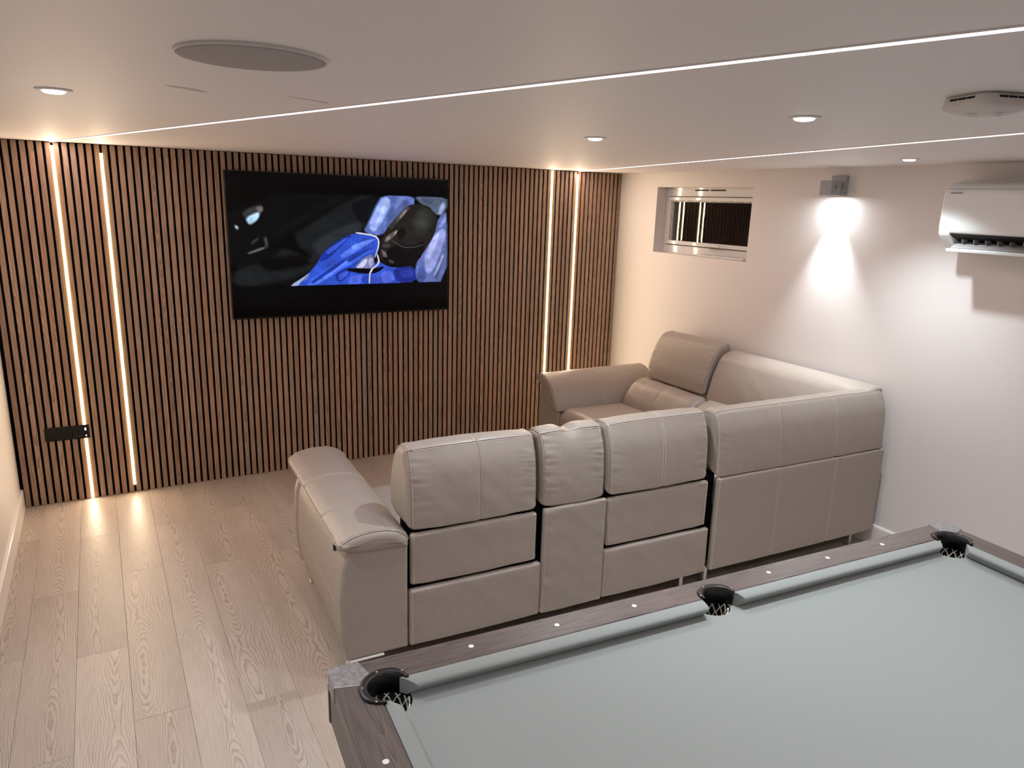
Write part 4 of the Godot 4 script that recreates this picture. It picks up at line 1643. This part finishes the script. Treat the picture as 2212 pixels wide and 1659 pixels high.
# ===================================================================== lamps ====
func area_light(owner: Node3D, at: Vector3, size: Vector2, basis: Basis, c: Color, energy: float) -> void:
	var l := AreaLight3D.new()
	l.name = "lamp_light"
	l.area_size = size
	l.light_color = c
	l.light_energy = energy
	l.area_range = 14.0
	l.area_attenuation = 2.0
	l.area_normalize_energy = true
	l.shadow_enabled = true
	owner.add_child(l, true)
	l.transform = Transform3D(basis, at)


func build_light_lines() -> void:
	var tube_glow := glow_mat(Color(1.0, 0.95, 0.66), 8.0)
	var wall_lines := [
		[0, 0.006, 2.128, "glowing light line in the slats, the one crossed by the black data plate"],
		[6, 0.052, 2.100, "glowing light line ending just short of the floor, right of the socket plates"],
		[83, 0.010, 2.142, "glowing light line between the television and the wall's last light line"],
		[89, 0.010, 2.124, "glowing light line nearest the room corner, behind the sofa's far arm"],
	]
	for q in wall_lines:
		var x: float = LED_X + q[0] * PITCH
		var y0: float = q[1]
		var y1: float = q[2]
		var t := thing("wall_light_line", q[3], "light strip", Vector3(x, y0, 0), "light lines in the slatted wall")
		var st := new_st()
		st.set_smooth_group(0)
		var ends := [0.0, y1 - y0]
		var prof := PackedVector2Array([Vector2(-0.0062, -0.008)])
		for k in 9:
			var a := PI - PI * k / 8.0
			prof.append(Vector2(cos(a) * 0.0075, 0.0012 + sin(a) * 0.0055))
		prof.append(Vector2(0.0062, -0.008))
		for i in prof.size():
			var a := prof[i]
			var b := prof[(i + 1) % prof.size()]
			var m := (a + b) * 0.5 - Vector2(0, -0.003)
			quad(st, Vector3(a.x, ends[0], a.y), Vector3(b.x, ends[0], b.y), Vector3(b.x, ends[1], b.y), Vector3(a.x, ends[1], a.y), Vector3(m.x, 0, m.y))
		st.set_smooth_group(-1)
		for e in 2:
			for i in range(1, prof.size() - 1):
				tri(st, Vector3(prof[0].x, ends[e], prof[0].y), Vector3(prof[i].x, ends[e], prof[i].y), Vector3(prof[i + 1].x, ends[e], prof[i + 1].y), Vector3(0, -1.0 if e == 0 else 1.0, 0))
		part("diffuser", done(st), tube_glow, t)
		area_light(t, Vector3(0, (y1 - y0) * 0.5, 0.0078), Vector2(0.012, y1 - y0), Basis(Vector3.UP, PI), M.c_wall_led, M.e_wall_led)
	var strip_glow := glow_mat(Color(1.0, 0.90, 0.91), 2.4)
	var lines := [
		[Vector2(LED_X, 0.02), Vector2(2.60, 6.8), "pinkish white light line across the ceiling, the one beside the round speaker"],
		[Vector2(LED_X + 89 * PITCH, 0.02), Vector2(2.51, 6.8), "pinkish white light line across the ceiling, the one on the window wall's side"],
	]
	for q in lines:
		var a: Vector2 = q[0]
		var b: Vector2 = q[1]
		var l := a.distance_to(b)
		var c := (a + b) * 0.5
		var t := thing("ceiling_light_line", q[2], "light strip", Vector3(c.x, ROOM_H, c.y))
		t.rotation.y = atan2(b.x - a.x, b.y - a.y)
		part("diffuser", box_mesh(Vector3(0.013, 0.005, l), 0.0012, Vector3(0, -0.0022, 0)), strip_glow, t)
		var lips := new_st()
		cbox(lips, Vector3(-0.0078, -0.0014, 0), Vector3(0.0024, 0.0030, l), 0.0005)
		cbox(lips, Vector3(0.0078, -0.0014, 0), Vector3(0.0024, 0.0030, l), 0.0005)
		part("channel", done(lips), M.trim, t)
		area_light(t, Vector3(0, -0.0055, 0), Vector2(0.012, l), Basis(Vector3.RIGHT, -PI / 2), M.c_ceiling_led, M.e_ceiling_led)


func build_downlights() -> void:
	var lens := glow_mat(Color(0.97, 0.99, 1.0), 5.0)
	var spots := [
		[Vector2(0.733, 2.652), "small round ceiling downlight between the left wall and the round speaker"],
		[Vector2(2.512, 2.590), "small round ceiling downlight nearest the television, between the two light lines"],
		[Vector2(2.520, 3.560), "small round ceiling downlight beside the smoke alarm"],
		[Vector2(4.142, 2.820), "small round ceiling downlight above the wall lamp and the air conditioner"],
		[Vector2(0.733, 4.75), "round ceiling downlight by the left wall, beyond the pool table"],
		[Vector2(2.520, 5.40), "round ceiling downlight over the near end of the room"],
		[Vector2(4.142, 4.75), "round ceiling downlight by the right wall, beyond the air conditioner"],
	]
	for q in spots:
		var at: Vector2 = q[0]
		var t := thing("downlight", q[1], "downlight", Vector3(at.x, ROOM_H, at.y), "ceiling downlights")
		var st := new_st()
		lathe(st, PackedVector2Array([Vector2(0.027, -0.0005), Vector2(0.028, -0.0046), Vector2(0.031, -0.0052), Vector2(0.041, -0.0032), Vector2(0.0445, -0.0016), Vector2(0.045, 0.0005)]), 40)
		part("trim_ring", done(st), M.white_matt, t)
		st = new_st()
		lathe(st, PackedVector2Array([Vector2(0.0275, 0.0), Vector2(0.0272, -0.0060), Vector2(0.024, -0.0095), Vector2(0.014, -0.0115), Vector2(0.0, -0.0120)]), 32)
		part("lens", done(st), lens, t)
		var l := SpotLight3D.new()
		l.name = "lamp_light"
		l.light_color = M.c_down
		l.light_energy = M.e_down
		l.light_size = 0.022
		l.spot_range = 14.0
		l.spot_attenuation = 2.0
		l.spot_angle = 58.0
		l.spot_angle_attenuation = 1.0
		l.shadow_enabled = true
		t.add_child(l)
		l.position = Vector3(0, -0.034, 0)
		l.rotation.x = -PI / 2


func build_sconce() -> void:
	var t := thing("wall_lamp", "grey metal wall lamp with a square head, shining down the wall", "wall lamp", Vector3(WALL_X, 1.99, 2.093))
	part("back_plate", box_mesh(Vector3(0.018, 0.114, 0.105), 0.002, Vector3(-0.009, 0.057, 0.0)), M.grey_metal, t)
	var st := new_st()
	# square head, open below
	var w := 0.078
	var hz := Vector3(-0.100, 0.040, 0.012)
	for b in [[Vector3(-w * 0.5, 0, 0), Vector3(0.003, 0.082, w)], [Vector3(w * 0.5, 0, 0), Vector3(0.003, 0.082, w)], [Vector3(0, 0, -w * 0.5), Vector3(w, 0.082, 0.003)], [Vector3(0, 0, w * 0.5), Vector3(w, 0.082, 0.003)], [Vector3(0, 0.040, 0), Vector3(w, 0.003, w)]]:
		cbox(st, hz + b[0], b[1], 0.0008)
	part("head", done(st), M.grey_metal, t)
	st = new_st()
	cbox(st, Vector3(-0.040, 0.050, 0.012), Vector3(0.044, 0.014, 0.014), 0.002)
	part("arm", done(st), M.grey_metal, t)
	for e in [-0.046, 0.046]:
		part("pivot_knob", box_mesh(Vector3(0.013, 0.017, 0.012), 0.003), M.grey_metal, t, hz + Vector3(0, 0.004, e))
	st = new_st()
	lathe(st, PackedVector2Array([Vector2(0.0, 0.006), Vector2(0.024, 0.005), Vector2(0.0245, -0.001), Vector2(0.018, -0.0035), Vector2(0.0, -0.0045)]), 28, hz + Vector3(0, -0.034, 0))
	part("bulb", done(st), glow_mat(Color(0.96, 0.99, 1.0), 5.0), t)
	var l := SpotLight3D.new()
	l.name = "lamp_light"
	l.light_color = Color(0.955, 0.985, 1.0)
	l.light_energy = M.e_sconce
	l.light_size = 0.02
	l.spot_range = 8.0
	l.spot_attenuation = 2.0
	l.spot_angle = 32.0
	l.spot_angle_attenuation = 1.0
	l.shadow_enabled = true
	t.add_child(l)
	l.position = hz + Vector3(0, -0.062, 0)
	l.rotation.x = -PI / 2
	# the wide spill round the lamp's beam
	area_light(t, hz + Vector3(0, -0.0455, 0), Vector2(0.044, 0.044), Basis(Vector3.RIGHT, -PI / 2), Color(0.955, 0.985, 1.0), 0.16)


# ============================================================== small things ====
func build_speaker() -> void:
	var t := thing("ceiling_speaker", "round white speaker grille flush in the ceiling", "speaker", Vector3(1.080, ROOM_H, 3.500))
	var st := new_st()
	lathe(st, PackedVector2Array([Vector2(0.1322, -0.0045), Vector2(0.1328, -0.0062), Vector2(0.1345, -0.0060), Vector2(0.1358, -0.0040), Vector2(0.136, 0.0005)]), 72)
	part("rim", done(st), M.white_matt, t)
	st = new_st()
	lathe(st, PackedVector2Array([Vector2(0.0, -0.0080), Vector2(0.06, -0.0078), Vector2(0.120, -0.0068), Vector2(0.1320, -0.0056), Vector2(0.1320, -0.0020)]), 72)
	var g := mat(Color(0.60, 0.58, 0.58), 0.8)
	g.uv1_triplanar = true
	g.uv1_scale = Vector3.ONE * 14.0
	g.heightmap_enabled = true
	g.heightmap_texture = noise_tex(0.16, 1, 256, 21, FastNoiseLite.TYPE_CELLULAR)
	g.heightmap_scale = 0.04
	part("grille", done(st), g, t)


func build_smoke_alarm() -> void:
	var t := thing("smoke_alarm", "white smoke alarm with rounded corners and dark side vents on the ceiling", "smoke alarm", Vector3(2.485, ROOM_H, 4.065))
	t.rotation.y = deg_to_rad(72.0)
	var tier := func(r: float, corner: float) -> PackedVector2Array:
		return rounded([Vector3(-r, -r, corner), Vector3(r, -r, corner), Vector3(r, r, corner), Vector3(-r, r, corner)], 0.006)
	var rings := []
	for q in [[0.0560, 0.020, 0.0], [0.0560, 0.020, -0.0030], [0.0620, 0.024, -0.0032], [0.0635, 0.025, -0.0060], [0.0672, 0.027, -0.0230], [0.0665, 0.028, -0.0270], [0.0620, 0.030, -0.0300], [0.046, 0.034, -0.0370], [0.022, 0.019, -0.0395]]:
		var p: PackedVector2Array = tier.call(q[0], q[1])
		var ring := PackedVector3Array()
		for k in 64:
			var f := float(k) / 64 * p.size()
			var a := p[int(f) % p.size()]
			var b := p[(int(f) + 1) % p.size()]
			var v := a.lerp(b, f - floor(f))
			ring.append(Vector3(v.x, q[2], v.y))
		rings.append(ring)
	var st := new_st()
	st.set_smooth_group(0)
	for i in rings.size() - 1:
		for k in 64:
			var a: Vector3 = rings[i][k]
			var b: Vector3 = rings[i][(k + 1) % 64]
			var c: Vector3 = rings[i + 1][(k + 1) % 64]
			var d: Vector3 = rings[i + 1][k]
			quad(st, a, b, c, d, (a + c) * 0.5 + Vector3(0, 0.0165, 0) if i not in [1, 6, 7] else Vector3.UP if i == 1 else Vector3.DOWN)
	var last: PackedVector3Array = rings[rings.size() - 1]
	for k in 64:
		tri(st, last[k], last[(k + 1) % 64], Vector3(0, -0.0402, 0), Vector3.DOWN)
	part("body", done(st), M.white_matt, t)
	# side vents, and rings of slots on the face
	for side in 4:
		var o := new_st()
		for k in 3:
			cbox(o, Vector3(-0.023 + 0.023 * k, -0.0095, 0.0640), Vector3(0.0215, 0.0046, 0.003), 0.0008)
		var v := part("side_vent", done(o), M.dark_slot, t)
		v.rotation.y = side * PI / 2
	var ring_st := new_st()
	for r in [0.026, 0.0305, 0.035, 0.0395, 0.044, 0.0485]:
		var n := int(r * 1150)
		for k in n:
			if k % 6 == 0:
				continue
			var a := TAU * k / n
			cbox(ring_st, Vector3(cos(a) * r, -0.0390 + (0.0 if r < 0.044 else (r - 0.044) * 0.4) + (r - 0.022) * 0.10, sin(a) * r), Vector3(0.0026, 0.0012, 0.0026), 0.0)
	var slots := part("face_slots", done(ring_st), mat(Color(0.30, 0.285, 0.28), 0.8), t)
	slots.set_meta("kind", "stuff")


func build_sockets() -> void:
	var t := thing("power_socket", "black double power socket low on the slatted wall", "socket", Vector3(0.4845, 0.402, 0.0))
	var st := new_st()
	cbox(st, Vector3(0, 0.043, 0.0045), Vector3(0.147, 0.086, 0.009), 0.0025)
	part("plate", done(st), M.black_gloss, t)
	for s in [-1.0, 1.0]:
		st = new_st()
		cbox(st, Vector3(0.028 * s, 0.062, 0.0095), Vector3(0.022, 0.014, 0.004), 0.0015)
		part("rocker_switch", done(st), M.black_plastic, t)
		st = new_st()
		for h in [Vector3(0.036 * s, 0.045, 0), Vector3(0.025 * s, 0.027, 0), Vector3(0.047 * s, 0.027, 0)]:
			cbox(st, Vector3(h.x, h.y, 0.0091), Vector3(0.0045 if h.y > 0.04 else 0.007, 0.008 if h.y > 0.04 else 0.0045, 0.0012))
		part("pin_holes", done(st), M.dark_slot, t)
	t = thing("data_plate", "black square data plate in front of a light line, beside the double socket", "socket", Vector3(0.6040, 0.402, 0.0))
	# a plate with an opening at its right, through which the light line behind shows
	st = new_st()
	for b in [[Vector3(-0.012, 0.043, 0.008), Vector3(0.062, 0.086, 0.006)], [Vector3(0.0195, 0.0135, 0.008), Vector3(0.003, 0.027, 0.006)], [Vector3(0.0345, 0.043, 0.008), Vector3(0.017, 0.086, 0.006)], [Vector3(0.0225, 0.076, 0.008), Vector3(0.008, 0.020, 0.006)], [Vector3(0.0225, 0.036, 0.008), Vector3(0.008, 0.030, 0.006)], [Vector3(0.0225, 0.007, 0.008), Vector3(0.008, 0.014, 0.006)]]:
		cbox(st, b[0], b[1], 0.0008)
	part("plate", done(st), M.black_gloss, t)
	st = new_st()
	for b in [[Vector3(-0.012, 0.065, 0.012), Vector3(0.044, 0.004, 0.003)], [Vector3(-0.012, 0.021, 0.012), Vector3(0.044, 0.004, 0.003)], [Vector3(-0.032, 0.043, 0.012), Vector3(0.004, 0.04, 0.003)], [Vector3(0.008, 0.043, 0.012), Vector3(0.004, 0.04, 0.003)]]:
		cbox(st, b[0], b[1], 0.0008)
	part("module_frame", done(st), M.black_plastic, t)


func build_sill_vent() -> void:
	var t := thing("vent_cover", "white slotted plastic strip lying on the window sill", "vent cover", Vector3(WALL_X + 0.034, 1.548, 1.17))
	t.rotation.y = deg_to_rad(4.0)
	var st := new_st()
	cbox(st, Vector3(0, 0.009, 0), Vector3(0.046, 0.018, 0.42), 0.005)
	part("body", done(st), M.upvc, t)
	for k in 3:
		st = new_st()
		cbox(st, Vector3(0.002, 0.0182, -0.13 + 0.12 * k), Vector3(0.010, 0.0014, 0.095), 0.0003)
		part("slot", done(st), M.dark_slot, t)
